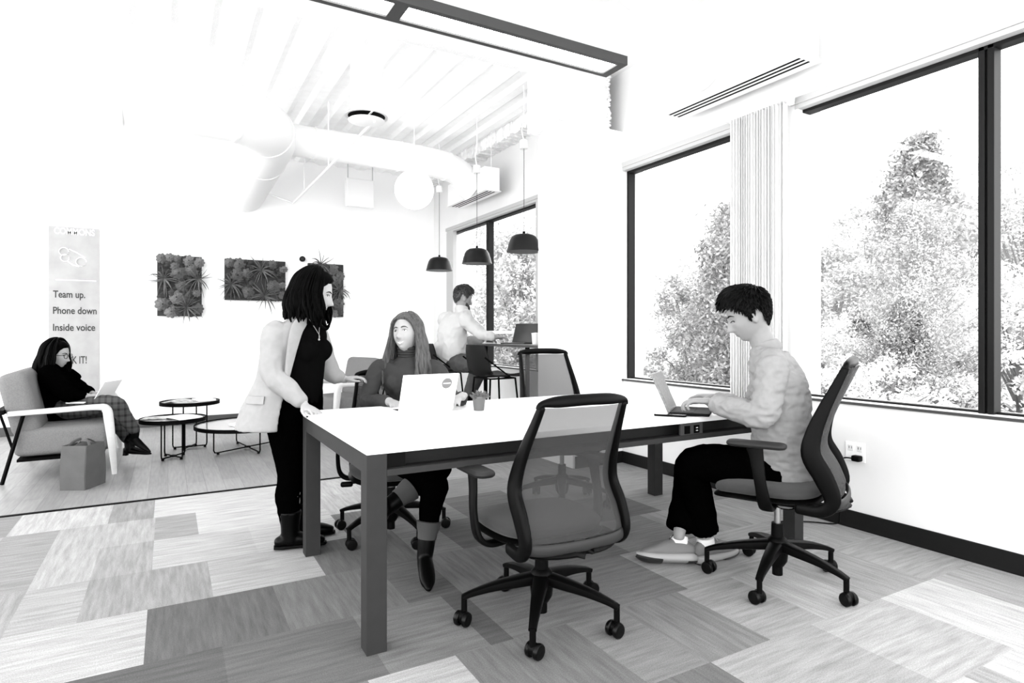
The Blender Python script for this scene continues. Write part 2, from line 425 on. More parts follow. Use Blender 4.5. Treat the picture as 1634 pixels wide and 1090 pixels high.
def window(n, y0, y1, mull, right_open=False):
    fx0, fx1 = XW+.05, XW+.13
    mb = MB()
    mb.bb((fx0, y0, ZH-.05), (fx1, y1, ZH)); mb.bb((fx0+.03, y0, ZS), (fx1, y1, ZS+.012))
    mb.bb((fx0, y0, ZS), (fx1, y0+.02, ZH)) if n == 1 else None; mb.bb((fx0, y1-.024, ZS), (fx1, y1, ZH)) if n == 1 else None
    for m_ in mull:
        mb.bb((fx0-.0, m_-.036, ZS), (fx1, m_-.006, ZH)); mb.bb((fx0-.0, m_+.006, ZS), (fx1, m_+.036, ZH)); mb.bb((fx0+.02, m_-.01, ZS), (fx1, m_+.01, ZH))
    w_ = struct(mb, 'window_%d' % n, framem, bevel=.003, smooth=False)
    MB().quad((XW+.087, y0, ZS+.02), (XW+.087, y1, ZS+.02), (XW+.087, y1, ZH-.03), (XW+.087, y0, ZH-.03)).build('pane', glassm, w_, smooth=False)
    h = MB(); h.bb((XW-.012, y0-.05, ZH), (XW+.05, y1+.05, ZH+.045)); h.bb((XW-.005, y0-.02, ZH-.03), (XW+.05, y1+.02, ZH)); h.build('head_trim', framel, w_, bevel=.002, smooth=False)
    s_ = MB().bb((XW-.012, y0-.01, ZS-.018), (XW+.06, y1+.01, ZS-.002)); s_.build('sill', mat('grey metal sill', .05, .5, spec=.2), w_, bevel=.002, smooth=False)
    return w_
window(1, WA[0], WA[1], []); window(2, WB[0], WB[1], [1.545]); w3 = window(3, WF[0], WF[1], [7.24])
MB().bb((XW+.03, WF[0], 1.185), (XW+.08, WF[1], 1.225)).build('transom', white, w3, smooth=False)
MB().bb((XW-.008, WF[0]-.05, ZS), (XW+.05, WF[0]+.07, ZH-.03)).build('side_casing', framel, w3, smooth=False)
MB().bb((XW-.008, WF[1]-.22, ZS), (XW+.05, WF[1]+.02, ZH-.03)).build('side_casing', framel, w3, smooth=False)
# ceiling
mb = MB().bb((-4, -2, ZC), (XW, 4.85, ZC+.15))
struct(mb, 'ceiling', ceilm, smooth=False)
mb = MB(); x = -4.0; y0, y1 = 4.85, YB
prof = []
while x < XW:
    prof += [(x, ZC), (x+.10, ZC), (x+.15, ZC+.028), (x+.23, ZC+.028)]; x += .28
prof.append((XW+.1, ZC))
for (a, za), (b_, zb) in zip(prof[:-1], prof[1:]):
    mb.quad((a, y0, za), (a, y1, za), (b_, y1, zb), (b_, y0, zb))
mb.bb((-4, 4.80, ZC-.0), (XW, 4.86, ZC+.14)); mb.bb((-4, y0, ZC+.14), (XW+.2, y1, ZC+.2))
struct(mb, 'ceiling', mat('fireproofed steel deck', .97, .95, spec=.1, bump=.3, bscale=70, var=.04, vscale=9), smooth=False)
# beam along the windows with a ragged sprayed edge
mb = MB(); rg = random.Random(8); n = 90
ya, yb_ = 4.98, 8.9
for i in range(n):
    u0 = ya+(yb_-ya)*i/n; u1 = ya+(yb_-ya)*(i+1)/n; z0 = 3.50+rg.uniform(-.018, .018)
    mb.bb((3.46+rg.uniform(-.01, .01), u0, z0), (XW, u1, ZC+.1))
struct(mb, 'trim_4', conc, smooth=False)
MB().bb((3.665, 4.98, 3.30), (XW+.001, 5.0, 3.35))

# blind stack between the windows
bl = thing('vertical_blind', 'stack of drawn white vertical blinds hanging between the two nearest windows', 'blind', (3.58, 2.83, 0))
hr = MB().bb((-.03, -.235, 2.74), (.055, .28, 2.785)); hr.build('head_rail', white, bl, bevel=.003)
rg = random.Random(2)
slat = mat('white blind slat', .86, .6)
for i in range(20):
    y = -.20+i*.0222; a = rg.uniform(-.16, .16)+.18
    M = Matrix.Rotation(a, 3, 'Z')
    s_ = MB(); rings = []
    for z in (.70, 2.735):
        ring = []
        for t in range(7):
            u = t/6*2-1; ring.append(M @ V((u*.042, .006*(1-u*u), 0))+V((0, y, z)))
        for t in range(7):
            u = 1-t/6*2; ring.append(M @ V((u*.042, .006*(1-u*u)-.002, 0))+V((0, y, z)))
        rings.append(ring)
    s_.rings(rings); s_.build('slat', slat, bl)
MB().bb((-.035, -.27, 2.70), (-.0, -.235, 2.78)).build('end_cap', white, bl, bevel=.002)

# outlet, plug, cords
ol = thing('wall_outlet', 'white double wall outlet plate low under the near window', 'outlet', (XW, 2.205, .47))
MB().bb((-.007, -.062, -.058), (0, .062, .058)).build('plate', white, ol, bevel=.003)
for yy in (-.028, .028):
    p = MB().bb((-.010, yy-.017, .005), (-.006, yy+.017, .042)).build('socket', mat('socket face', .7, .5), ol, bevel=.003)
    m_ = MB(); m_.bb((-.0108, yy-.009, .018), (-.0098, yy-.006, .032)); m_.bb((-.0108, yy+.006, .018), (-.0098, yy+.009, .032)); m_.build('slot', blackp, p)
pc = thing('power_cord', 'black plug in the wall outlet with its cord drooping to the floor', 'cord', (XW-.02, 2.2, 0))
MB().rbox((-.012, -.02, .437), (.045, .05, .036), .008).build('plug', blackp, pc)
MB().tube([(-.03, .0, .437), (-.05, .045, .43), (-.045, .085, .37), (-.03, .10, .27), (-.015, .09, .16), (-.02, .085, .06), (-.03, .1, .012), (-.12, .2, .008), (-.26, .3, .008), (-.40, .28, .008)], .0045, k=5).build('cord', blackp, pc)

# ------------------------------------------------------------------ ceiling services
lp = thing('pendant_light', 'long dark grey linear ceiling light with two glowing panels', 'lamp', (1.0, 3.29, 3.0))
x0, x1 = -1.9, 1.69
mb = MB(); hw = .115
pan = [(x0+.05, x0+1.66), (x0+1.78, x1-.08)]
pan = [(-1.72, .08), (.16, 1.63)]
mb.bb((x0, -hw, .045), (x1, hw, .06))
mb.bb((x0, -hw, 0), (x1, -hw+.035, .045)); mb.bb((x0, hw-.035, 0), (x1, hw, .045))
mb.bb((pan[0][1], -hw+.035, 0), (pan[1][0], hw-.035, .045)); mb.bb((pan[1][1], -hw+.035, 0), (x1, hw-.035, .045)); mb.bb((x0, -hw+.035, 0), (pan[0][0], hw-.035, .045))
mb.build('housing', mat('grey lamp housing', .045, .6, spec=.2), lp, smooth=False)
for a, b_ in pan:
    MB().bb((a, -hw+.035, .012), (b_, hw-.035, .02)).build('diffuser', mat('lit diffuser', .9, .5, emit=4.), lp, smooth=False)
for xx in (-1.2, 1.2): MB().tube([(xx, 0, .06), (xx, 0, .62)], .004).build('suspension_cable', white, lp)

def diffuser_box(label, x, ya, yb_, z, h, ends, grp=None):
    t = thing('air_diffuser', label, 'vent', (x, (ya+yb_)/2, z)); L = (yb_-ya)/2
    MB().bb((-.10, -L, 0), (.10, L, h)).build('plenum_box', white, t, bevel=.004, smooth=False)
    sl = MB().bb((-.10, -L-.01, -.006), (.12, L+.01, .004)).build('slot_grille', white, t, smooth=False)
    for k in (-.045, 0, .045):
        MB().bb((k-.009, -L+.03, -.008), (k+.009, L-.03, -.0062)).build('slot', blackm, sl, smooth=False)
    for q in (-L+.03, L-.2): MB().tube([(0, q, h), (0, q, ZC-z)], .004).build('hanger_rod', white, t)
    return t
diffuser_box('long white slot diffuser hanging near the ceiling above the near window', 3.44, 2.36, 3.54, 2.90, .33, 1)
diffuser_box('short white slot diffuser hanging above the far window', 3.38, 6.45, 7.55, 2.905, .28, 1)

def duct(label, pts, r, k=8, seams=True):
    t = thing('air_duct', label, 'duct', pts[len(pts)//2])
    o = V(pts[len(pts)//2])
    P = [V(p)-o for p in pts]
    MB().tube(P, r, n=32, k=k).build('pipe', ductm, t)
    Q = [V(p) for p in cat(P, k)]
    if seams:
        for i in range(4, len(Q)-2, max(len(Q)//5, 3)):
            d = (Q[i+1]-Q[i-1]).normalized(); MB().tube([Q[i]-d*.012, Q[i]+d*.012], r+.008, n=32).build('seam_collar', ductm, t)
    return t
duct('large white round duct running under the ceiling on the left', [(-4, 6.17, 3.24), (-1.5, 6.17, 3.24), (.15, 6.17, 3.24), (.62, 6.22, 3.23), (.88, 6.55, 3.2), (.9, 7.2, 3.15), (.9, 8.99, 3.1)], .262)
duct('narrower white duct elbowing down to the diffuser over the far window', [(1.05, 6.75, 3.24), (1.8, 6.75, 3.24), (2.6, 6.75, 3.23), (3.0, 6.78, 3.19), (3.17, 6.8, 3.1), (3.24, 6.82, 3.02), (3.3, 6.82, 2.98)], .165)
duct('white flexible duct joining the near slot diffuser', [(2.4, 2.95, 3.46), (2.75, 3.0, 3.4), (3.05, 3.05, 3.26), (3.2, 3.1, 3.12), (3.35, 3.1, 3.06)], .15, seams=False)

def globe(x, y, z, r, label):
    t = thing('pendant_lamp', label, 'lamp', (x, y, z))
    MB().ell((0, 0, 0), r, nu=32, nv=20).build('globe_shade', mat('lit opal globe', .95, .4, emit=.9), t)
    MB().tube([(0, 0, r), (0, 0, ZC+.12-z)], .004).build('cord', white, t); MB().lathe([(.04, r-.01), (.04, r+.03)], n=16).build('cap', white, t)
p = PT(203, 262, 5.9); globe(p.x, p.y, p.z, .30, 'white globe pendant lamp hanging low over the armchair')
p = PT(661, 303, 6.6); globe(p.x, p.y, p.z, .21, 'white globe pendant lamp hanging right of the hanging sign box')

p = PT(585, 183, 5.0)
dz = thing('ceiling_diffuser', 'round white ceiling air diffuser with a dark ring gap', 'vent', (p.x, p.y, 3.0))
dz.location = (PT(585, 186, 5.05).x, PT(585, 186, 5.05).y, PT(585, 186, 5.05).z)
MB().lathe([(.13, .5), (.13, .02), (.175, .0), (.178, -.006), (.158, -.006), (.125, .02)], n=32).build('outer_cone', white, dz)
MB().lathe([(.001, -.001), (.158, -.001), (.158, .004), (.001, .004)], n=32).build('dark_throat', blackm, dz)
MB().lathe([(.001, -.062), (.05, -.062), (.125, -.046), (.150, -.040), (.150, -.036), (.001, -.040)], n=32).build('inner_cone', white, dz)
MB().bb((-.006, -.17, -.012), (.006, .17, -.002)).build('crossbar', white, dz)
ex = PT(574, 309, 8.35)
es = thing('hanging_sign_box', 'blank white box hung below the ceiling left of centre', 'sign', (ex.x, ex.y, ex.z))
MB().bb((-.19, -.05, -.19), (.19, .05, .19)).build('housing', white, es, bevel=.01)
for q in (-.17, .17): MB().tube([(q, -.03, .19), (q, -.03, ZC-ex.z)], .008).build('hanger', mat('pale grey hanger', .5, .5), es)
a = PT(598, 192, 5.0)
cd = thing('conduit_pipe', 'thin white pipe running back under the ceiling to a bend', 'pipe', (a.x, a.y, a.z))
b1 = PT(468, 324, 8.05)-a; b1.z = PT(468, 324, 8.05).z-a.z
MB().tube([(0, 0, 0), b1], .012).build('pipe', white, cd); MB().tube([b1, b1+V((-.35, 0, .10))], .012).build('pipe', white, cd)
for u in (.45, .8): MB().tube([b1*u, b1*u+V((0, 0, ZC-a.z-b1.z*u))], .006).build('hanger_rod', white, cd)
for (px, py, d, lb) in ((411, 272, 7.8, 'small white sprinkler head below the ceiling left of the pipe'), (124, 60, 4.7, 'small white sprinkler head dropping from the ribbed ceiling at far left')):
    p = PT(px, py, d); s_ = thing('sprinkler_head', lb, 'sprinkler', p)
    MB().tube([(0, 0, ZC-p.z), (0, 0, .03)], .012).build('drop_pipe', white, s_); MB().lathe([(.001, -.03), (.03, -.03), (.035, -.02), (.02, .0), (.03, .03), (.001, .04)], n=16).build('head', white, s_)

# pendants over the bar
for (px, ybot, lb) in ((701, 432, 'farthest and leftmost of the three black dome pendants over the bar table'), (761, 421, 'middle one of the three black dome pendants over the bar table'), (836, 402, 'nearest and rightmost of the three black dome pendants over the bar table')):
    l = (px-817.)/FPX; rx = FW.x+RT.x*l; d = 3.03/rx; y = (FW.y+RT.y*l)*d; z = 1.2-(ybot-531)*d/FPX
    t = thing('pendant_lamp', lb, 'lamp', (3.03, y, z), group='dome pendants over the bar table')
    h = .172
    MB().lathe([(.158, 0), (.170, 0), (.155, .06), (.138, .115), (.118, .148), (.085, .166), (.03, .176), (.001, .178)][::1], n=36).build('shade', mat('black satin shade', .004, .4, spec=.2), t)
    MB().lathe([(.150, .004), (.157, .001), (.15, .05), (.13, .11), (.1, .14), (.001, .15)], n=36).build('inner_shade', mat('white shade lining', .85, .6, emit=1.2), t)
    MB().lathe([(.001, .176), (.014, .176), (.012, .20), (.001, .2)], n=12).build('cord_grip', blackm, t)
    MB().tube([(0, 0, .18), (0, 0, 3.02-z)], .003).build('cord', greyp, t)
    MB().lathe([(.001, 3.0-z), (.04, 3.0-z), (.04, 3.08-z), (.001, 3.08-z)], n=20).build('canopy', white, t)
    MB().tube([(0, 0, 3.08-z), (0, .04, 3.2-z), (0, 0, 3.3-z), (0, 0, ZC-z)], .006, k=4).build('hook', white, t)
# ------------------------------------------------------------------ big table
tb = thing('work_table', 'big white topped office table on square charcoal legs', 'table', (1.915, 2.835, 0))
TX0, TX1, TY0, TY1 = -1.275, 1.275, -.612, .612
MB().bb((TX0, TY0, .745), (TX1, TY1, .773)).build('tabletop', topm, tb, bevel=.002, smooth=False)
for sx in (0, 1):
    for sy in (0, 1):
        x = TX0 if sx == 0 else TX1-.078; y = TY0 if sy == 0 else TY1-.078
        MB().bb((x, y, 0), (x+.078, y+.078, .744)).build('leg', legm, tb, bevel=.002, smooth=False)
for x in (TX0+.002, TX1-.042): MB().bb((x, TY0+.078, .672), (x+.04, TY1-.078, .744)).build('end_beam', legm, tb, smooth=False)
for s_ in (-1, 1):
    y = TY0 if s_ < 0 else TY1
    q = MB(); q.bb((TX0+.078, min(y+.0, y-s_*.03), .660), (TX1-.078, max(y, y-s_*.03), .684))
    q.bb((TX0+.078, min(y-s_*.14, y-s_*.03), .660), (TX1-.078, max(y-s_*.14, y-s_*.03), .668))
    q.bb((TX0+.078, min(y-s_*.14, y-s_*.15), .660), (TX1-.078, max(y-s_*.14, y-s_*.15), .744))
    q.build('cable_tray', legm, tb, smooth=False)
MB().bb((TX0+.085, TY0+.03, .684), (TX0+.16, TY0+.036, .744)).build('bracket', blackp, tb)
so = MB().bb((.32, TY0+.012, .668), (.475, TY0+.022, .744)).build('power_outlet', mat('outlet plate dark', .035, .5), tb, smooth=False)
for xx in (.365, .43):
    q = MB().bb((xx-.018, TY0+.008, .69), (xx+.018, TY0+.014, .73)).build('socket', blackp, so)
q = MB()
for zz in (.703, .717): q.bb((.424, TY0+.006, zz-.002), (.436, TY0+.0085, zz+.002))
q.build('port', mat('port metal', .6, .4), so)

# ------------------------------------------------------------------ task chairs
def rot2(x, y, a): return (x*math.cos(a)-y*math.sin(a), x*math.sin(a)+y*math.cos(a))
def task_chair(label, loc, face, hs, base_deg, seat_mat=seatm, bz=1.0):
    """face: heading (radians, world) the sitter looks; local +y is forward"""
    rz = face-PI/2
    t = thing('task_chair', label, 'chair', (loc[0], loc[1], 0), rz, 'mesh back task chairs')
    b = MB(); b.lathe([(.001, .075), (.03, .075), (.045, .10), (.052, .17), (.045, .20), (.03, .215), (.001, .215)], n=20)
    for k in range(5):
        a = math.radians(base_deg+72*k)-rz
        dx, dy = math.cos(a), math.sin(a); pts = [(dx*r, dy*r, z) for r, z in ((.02, .175), (.10, .165), (.20, .150), (.29, .128), (.332, .112))]
        b.tube(pts, [(.034, .024), (.030, .022), (.024, .017), (.018, .012), (.016, .010)], n=12, side=(-dy, dx, 0), k=4, sq=4)
        b.tube([(dx*.325, dy*.325, .118), (dx*.325, dy*.325, .045)], .0125, n=10)
    b.build('star_base', blackp, t)
    for k in range(5):
        a = math.radians(base_deg+72*k)-rz
        cx, cy = math.cos(a)*.325, math.sin(a)*.325; ca = a+.9+k*1.7
        M = Matrix.Rotation(ca, 3, 'Z'); c0 = V((cx, cy, 0))+M @ V((.012, 0, 0))
        h = MB(); h.tube([c0+M @ V((-.004, -.016, .036)), c0+M @ V((-.004, .016, .036))], .024, n=16); 
        h.tube([(cx, cy, .06), (cx, cy, .036)], .009, n=8)
        ho = h.build('caster', blackp, t)
        for s_ in (-1, 1):
            p0 = c0+M @ V((0, s_*.009, .030)); p1 = c0+M @ V((0, s_*.030, .030))
            wq = MB(); ax = M @ V((0, s_, 0)); prof = [(.001, .0), (.026, .0), (.030, .004), (.030, .015), (.026, .020), (.014, .0215), (.001, .0205)]
            R_ = V((0, 0, 1)).rotation_difference(ax).to_matrix()
            wq.lathe(prof, c=p0, n=22, M=R_); wq.build('wheel', blackw, ho)
    g = MB().tube([(0, 0, .20), (0, 0, hs-.10)], .015, n=16).build('gas_lift', chrome, t)
    MB().lathe([(.001, .19), (.03, .19), (.027, .28), (.001, .28)], n=18).build('lift_cover', blackp, t)
    MB().lathe([(.001, .03), (.024, .03), (.024, .1), (.001, .1)], n=14).build('lift_foot', blackp, t)
    m_ = MB(); m_.rbox((0, -.02, hs-.095), (.17, .26, .055), .04)
    m_.build('tilt_mechanism', blackp, t)
    m_ = MB(); m_.tube([(.08, .06, hs-.10), (.24, .08, hs-.105)], .007, n=8); m_.rbox((.255, .08, hs-.11), (.07, .035, .03), .012); m_.build('height_lever', blackp, t)
    # seat pad: rounded, waterfall front
    def seatpad(z0, z1, grow, drop):
        q = MB(); rings = []; N = 40
        for (zz, ins) in ((z0, .035), (z0+.006, .012), (z0+(z1-z0)*.4, 0), (z1-.016, .004), (z1-.006, .018), (z1, .05), (z1+.004, .12), (z1+.002, .2)):
            ring = []
            for j in range(N):
                a = 2*PI*j/N; ca, sa = math.cos(a), math.sin(a)
                p = 2/3.2; x = math.copysign(abs(ca)**p, ca); y = math.copysign(abs(sa)**p, sa)
                wx = .245+grow-.02*max(-y, 0); wy = .245+grow
                wx = max(wx-ins, .02); wy = max(wy-ins, .02)
                X = x*wx; Y = y*wy+.03
                zoff = -drop*max((Y-.12)/.18, 0)**2+.012*max(-(Y+.05)/.2, 0)**2
                ring.append((X, Y, zz+zoff))
            rings.append(ring)
        q.rings(rings); return q
    seatpad(hs-.055, hs+.0, 0, .035).build('seat', seat_mat, t, sub=1)
    seatpad(hs-.078, hs-.048, .006, .032).build('seat_shell', blackp, t, sub=1)
    # back frame
    prof = [(-.12, -.080, .232), (-.215, -.078, .235), (-.258, -.025, .238), (-.225, .07, .240), (-.175, .165, .238), (-.185, .26, .230), (-.225, .37, .218), (-.270, .47, .205), (-.305, .548, .196)]
    prof = [(y, z*bz if z > 0 else z, x*.95) for y, z, x in prof]
    wid = [(.014, .022), (.016, .026), (.016, .034), (.017, .042), (.017, .042), (.015, .034), (.013, .026), (.012, .02), (.012, .016)]
    fb = MB()
    for s_ in (-1, 1):
        fb.tube([(s_*x, y, hs+z) for y, z, x in prof], wid, n=14, side=(1, 0, 0), k=5, sq=3.2, dome=True)
    tz = hs+.555*bz; fb.tube([(-.196, -.305, tz-.01), (-.185, -.309, tz+.008), (-.12, -.32, tz+.015), (0, -.327, tz+.018), (.12, -.32, tz+.015), (.185, -.309, tz+.008), (.196, -.305, tz-.01)], [(.013, .013)]*2+[(.022, .013)]*3+[(.013, .013)]*2, n=12, side=(0, .35, 1), k=4)
    fb.build('back_frame', blackp, t)
    lp_ = MB(); lp_.tube([(-.228, -.225, hs-.040), (-.218, -.262, hs-.044), (-.15, -.290, hs-.050), (0, -.302, hs-.052), (.15, -.290, hs-.050), (.218, -.262, hs-.044), (.228, -.225, hs-.040)], [(.022, .009)]*7, n=12, side=(0, 0, 1), k=5)
    lp_.build('lower_back_loop', greyp, t)
    MB().tube([(-.15, -.13, hs-.09), (-.17, -.23, hs-.080), (-.07, -.285, hs-.078), (.07, -.285, hs-.078), (.17, -.23, hs-.080), (.15, -.13, hs-.09)], [(.03, .014)]*6, n=12, side=(1, 0, 0), k=4).build('back_bracket', blackp, t)
    # mesh between the blades
    cp = cat([(y, z, x) for y, z, x in [(-.238, -.045, prof[2][2])]+prof[2:]], 5); vs = []; fs = []; nx = 12
    for (y, z, x) in cp:
        for j in range(nx+1):
            u = j/nx*2-1; vs.append((u*(x-.004), y-.006-.035*(1-u*u)*(1 if z > .0 else .7), hs+z))
    for i in range(len(cp)-1):
        for j in range(nx): a = i*(nx+1)+j; fs.append((a, a+1, a+nx+2, a+nx+1))
    MB().add(vs, fs).build('back_mesh', netm, t)
    for s_ in (-1, 1): MB().rbox((s_*.226, -.215, hs+.10), (.012, .012, .022), .004).build('lumbar_button', blackp, t)
    # arms
    for s_ in (-1, 1):
        ar = MB(); ar.tube([(s_*.14, .00, hs-.085), (s_*.24, .0, hs-.095), (s_*.292, .005, hs-.06), (s_*.305, .02, hs+.03), (s_*.300, .035, hs+.13), (s_*.298, .045, hs+.185)],
                   [(.030, .010), (.030, .012), (.030, .013), (.026, .012), (.030, .011), (.036, .011)], n=12, side=(0, 1, 0), k=5, sq=3)
        ao = ar.build('armrest', blackp, t)
        MB().rbox((s_*.292, .04, hs+.20), (.088, .255, .026), .035).build('arm_pad', mat('black arm pad', .008, .6, spec=.3), ao)
    return t
A90 = PI/2
def facing(az): d = azdir(az); return math.atan2(d.y, d.x)
ch1 = task_chair('black mesh back task chair standing empty in front of the table, seen from behind', (1.365, 2.16), math.radians(89), .45, 160, bz=.87)
ch2 = task_chair('black mesh back task chair with the man in the pale shirt sitting in it', (2.57, 1.93), facing(-57), .50, 60)
ch3 = task_chair('mesh back task chair standing empty on the far side of the table', (2.40, 3.53), math.radians(-97), .49, 20)
ch4 = task_chair('black task chair under the woman in the grey turtleneck', (1.16, 3.52), math.radians(-104), .44, 135.6, bz=.88)

# ------------------------------------------------------------------ bar table and stools
bt = thing('bar_table', 'tall narrow dark topped bar table by the far window', 'table', (3.38, 5.85, 0))
MB().bb((-.26, -.85, 1.050), (.26, .98, 1.078)).build('tabletop', mat('dark grey laminate', .05, .35), bt, bevel=.003, smooth=False)
for y in (-.52, .42): 
    MB().bb((-.20, y-.016, 0), (-.165, y+.016, 1.05)).build('leg', blackm, bt, smooth=False)
    MB().bb((-.22, y-.05, 0), (.22, y+.05, .02)).build('foot_plate', blackm, bt, smooth=False)
def stool(label, loc, face):
    t = thing('bar_stool', label, 'stool', (loc[0], loc[1], 0), face-PI/2, 'black bar stools')
    hs = .80; vs = []
    # shell: seat pan curving up to a back
    prof = cat([(.21, hs-.015, .20), (.16, hs, .21), (.0, hs-.012, .215), (-.14, hs-.01, .215), (-.19, hs+.03, .212), (-.215, hs+.12, .205), (-.235, hs+.22, .19), (-.245, hs+.285, .165)], 4)
    q = MB(); nx = 12; n = len(prof)
    for off in (0, 1):
        for (y, z, x) in prof:
            for j in range(nx+1):
                u = j/nx*2-1; lift = .018*u*u if z < hs+.02 else 0; fwd = .035*u*u if z > hs+.01 else 0
                vs.append((u*x, y+fwd-(.014*off if z > hs+.02 else 0), z+lift-(.016*off if z <= hs+.02 else 0)))
    fs = []; W = nx+1
    for i in range(n-1):
        for j in range(nx):
            a = i*W+j; fs.append((a, a+1, a+W+1, a+W)); b_ = a+n*W; fs.append((b_, b_+W, b_+W+1, b_+1))
    for i in range(n-1):
        for j in (0, nx):
            a = i*W+j; b_ = a+n*W; fs.append((a, a+W, b_+W, b_) if j == 0 else (a, b_, b_+W, a+W))
    for i in (0, n-1):
        for j in range(nx):
            a = i*W+j; b_ = a+n*W; fs.append((a, b_, b_+1, a+1) if i == 0 else (a, a+1, b_+1, b_))
    q.add(vs, fs).build('seat_shell', mat('black moulded shell', .003, .6, spec=.15), t)
    for sx in (-1, 1):
        MB().tube([(sx*.208, -.235, hs+.17), (sx*.21, .06, hs-.03)], .008, n=8).build('back_brace', blackm, t)
        for sy in (-1, 1):
            MB().tube([(sx*.15, sy*.14, hs-.03), (sx*.205, sy*.205, 0)], .0095, n=8).build('leg', blackm, t)
    r = MB(); zz = .28; k = .15+.055*(hs-.03-zz)/(hs-.03)+.01; 
    r.tube([(-k, -k, zz), (k, -k, zz), (k, k, zz), (-k, k, zz)], .008, n=8, closed=True); r.build('foot_ring', blackm, t); r = MB(); r.tube([(-.15, -.14, hs-.035), (.15, -.14, hs-.035), (.15, .14, hs-.035), (-.15, .14, hs-.035)], .008, n=8, closed=True)
    r.build('seat_ring', blackm, t)
    return t
stool('black bar stool with the man in the white shirt sitting on it', (2.62, 6.18), math.radians(8))
stool('black bar stool standing empty at the near end of the bar table', (2.76, 5.22), math.radians(4))
p = PT(640, 600, 8.2); stool('black bar stool far off, its back showing behind the woman with long hair', (p.x, p.y), math.radians(75))

# ------------------------------------------------------------------ lounge
def armchair(label, loc, rz, W=1.3):
    """faces local +x; W is its width along y"""
    t = thing('armchair', label, 'chair', (loc[0], loc[1], 0), rz)
    H = W/2
    for s_ in (-1, 1):
        a = MB(); y = s_*(H-.03)
        a.tube([(-.33, y, .555), (0, y, .567), (.25, y, .575), (.315, y, .555), (.335, y, .46), (.36, y, .2), (.375, y, 0)],
               [(.034, .020), (.034, .022), (.034, .024), (.034, .034), (.034, .036), (.026, .027), (.017, .019)], n=14, side=(0, 1, 0), k=5, sq=4)
        a.build('wooden_arm', ashw, t)
        MB().tube([(-.235, y-s_*.012, .55), (-.37, y-s_*.012, 0)], .012, n=8, sq=4).build('rear_leg', blackm, t)
    f = MB(); f.bb((-.28, -H+.05, .165), (.30, H-.05, .185)); f.tube([(-.30, -H+.05, .26), (-.40, -H+.05, .62)], .01); f.tube([(-.30, H-.05, .26), (-.40, H-.05, .62)], .01); f.bb((-.42, -H+.04, .55), (-.36, H-.04, .585)); f.build('steel_frame', blackm, t, smooth=False)
    MB().rbox((.02, 0, .31), (.66, W-.14, .23), .07, zr=.05).build('seat_cushion', linen, t)
    M = Matrix.Rotation(-.22, 3, 'Y')
    MB().rbox((-.27, 0, .62), (.20, W-.16, .52), .06, M=M, zr=.06).build('back_cushion', linen, t)
    return t
armchair('wide light grey armchair with pale wood arms and thin black legs at far left', (-.79, 6.83), .03, 1.42)
p = PT(560, 640, 7.4)
armchair('light grey lounge chair far back between the standing and the seated woman', (p.x, p.y+.3), math.radians(200), .75)

def coffee_table(label, c, D, z, rot):
    t = thing('coffee_table', label, 'table', (c[0], c[1], 0)); r = D/2
    rim = MB().lathe([(r-.012, z-.035), (r, z-.033), (r, z+.004), (r-.008, z+.004), (r-.010, z-.012), (.001, z-.012), (.001, z-.025), (r-.012, z-.025)], n=48).build('rim', blackm, t)
    MB().lathe([(.001, z-.012), (r-.011, z-.012), (r-.012, z-.006), (.001, z-.006)], n=48).build('glass_top', glassy, t)
    q = r*.56 if D < .8 else r*.80
    for k in range(2):
        a = rot+k*1.15; dx, dy = math.cos(a)*q, math.sin(a)*q
        MB().tube([(dx, dy, z-.03), (dx, dy, .045), (dx*.97, dy*.97, .022), (dx*.9, dy*.9, .018), (-dx*.9, -dy*.9, .018), (-dx*.97, -dy*.97, .022), (-dx, -dy, .045), (-dx, -dy, z-.03)], .0065, n=8).build('wire_frame', blackm, t)
        for s_ in (-1, 1): MB().lathe([(.001, 0), (.013, 0), (.013, .016), (.001, .016)], c=(dx*s_*.88, dy*s_*.88, 0), n=10).build('foot', blackp, t)
    MB().lathe([(.001, .012), (.03, .012), (.03, .026), (.001, .026)], n=16).build('hub', blackm, t)
    return t
coffee_table('small round black wire table in front, nearest the armchair', (.045, 6.68), .57, .385, .9)
coffee_table('small round black wire table, taller, behind the others', (.20, 7.16), .56, .49, 0.0)
coffee_table('large low round black wire table beside the standing woman', (.72, 6.84), 1.0, .265, .6)
def mag(label, name, cat_, c, sz, rz, m, bend=0.):
    t = thing(name, label, cat_, c, rz); n = 8; rings = []
    for i in range(n+1):
        u = i/n*2-1; z = bend*(1-u*u); y = u*sz[1]/2
        rings.append([(-sz[0]/2, y, z), (sz[0]/2, y, z), (sz[0]/2, y, z+sz[2]), (-sz[0]/2, y, z+sz[2])])
    MB().rings(rings).build('cover', m, t); return t
mag('open white magazine on the nearest small round table', 'magazine', 'magazine', (.10, 6.66, .382), (.24, .34, .008), .6, paper, .012)
mag('grey magazine at the left edge of the nearest small round table', 'magazine', 'magazine', (-.10, 6.72, .382), (.17, .22, .006), 1.3, paperg, .004)
mag('arched grey magazine on the taller round table', 'magazine', 'magazine', (.10, 7.12, .487), (.18, .26, .006), 1.1, paperg, .02)
mag('white closed book on the taller round table, right of the magazine', 'book', 'book', (.33, 7.18, .487), (.16, .22, .018), .3, paper)
mag('flat white book on the large low round table', 'book', 'book', (.74, 6.70, .262), (.34, .26, .02), .4, paper)
mag('open printed magazine lying on the flat white book', 'magazine', 'magazine', (.80, 6.72, .283), (.22, .30, .006), .9, paper, .01)

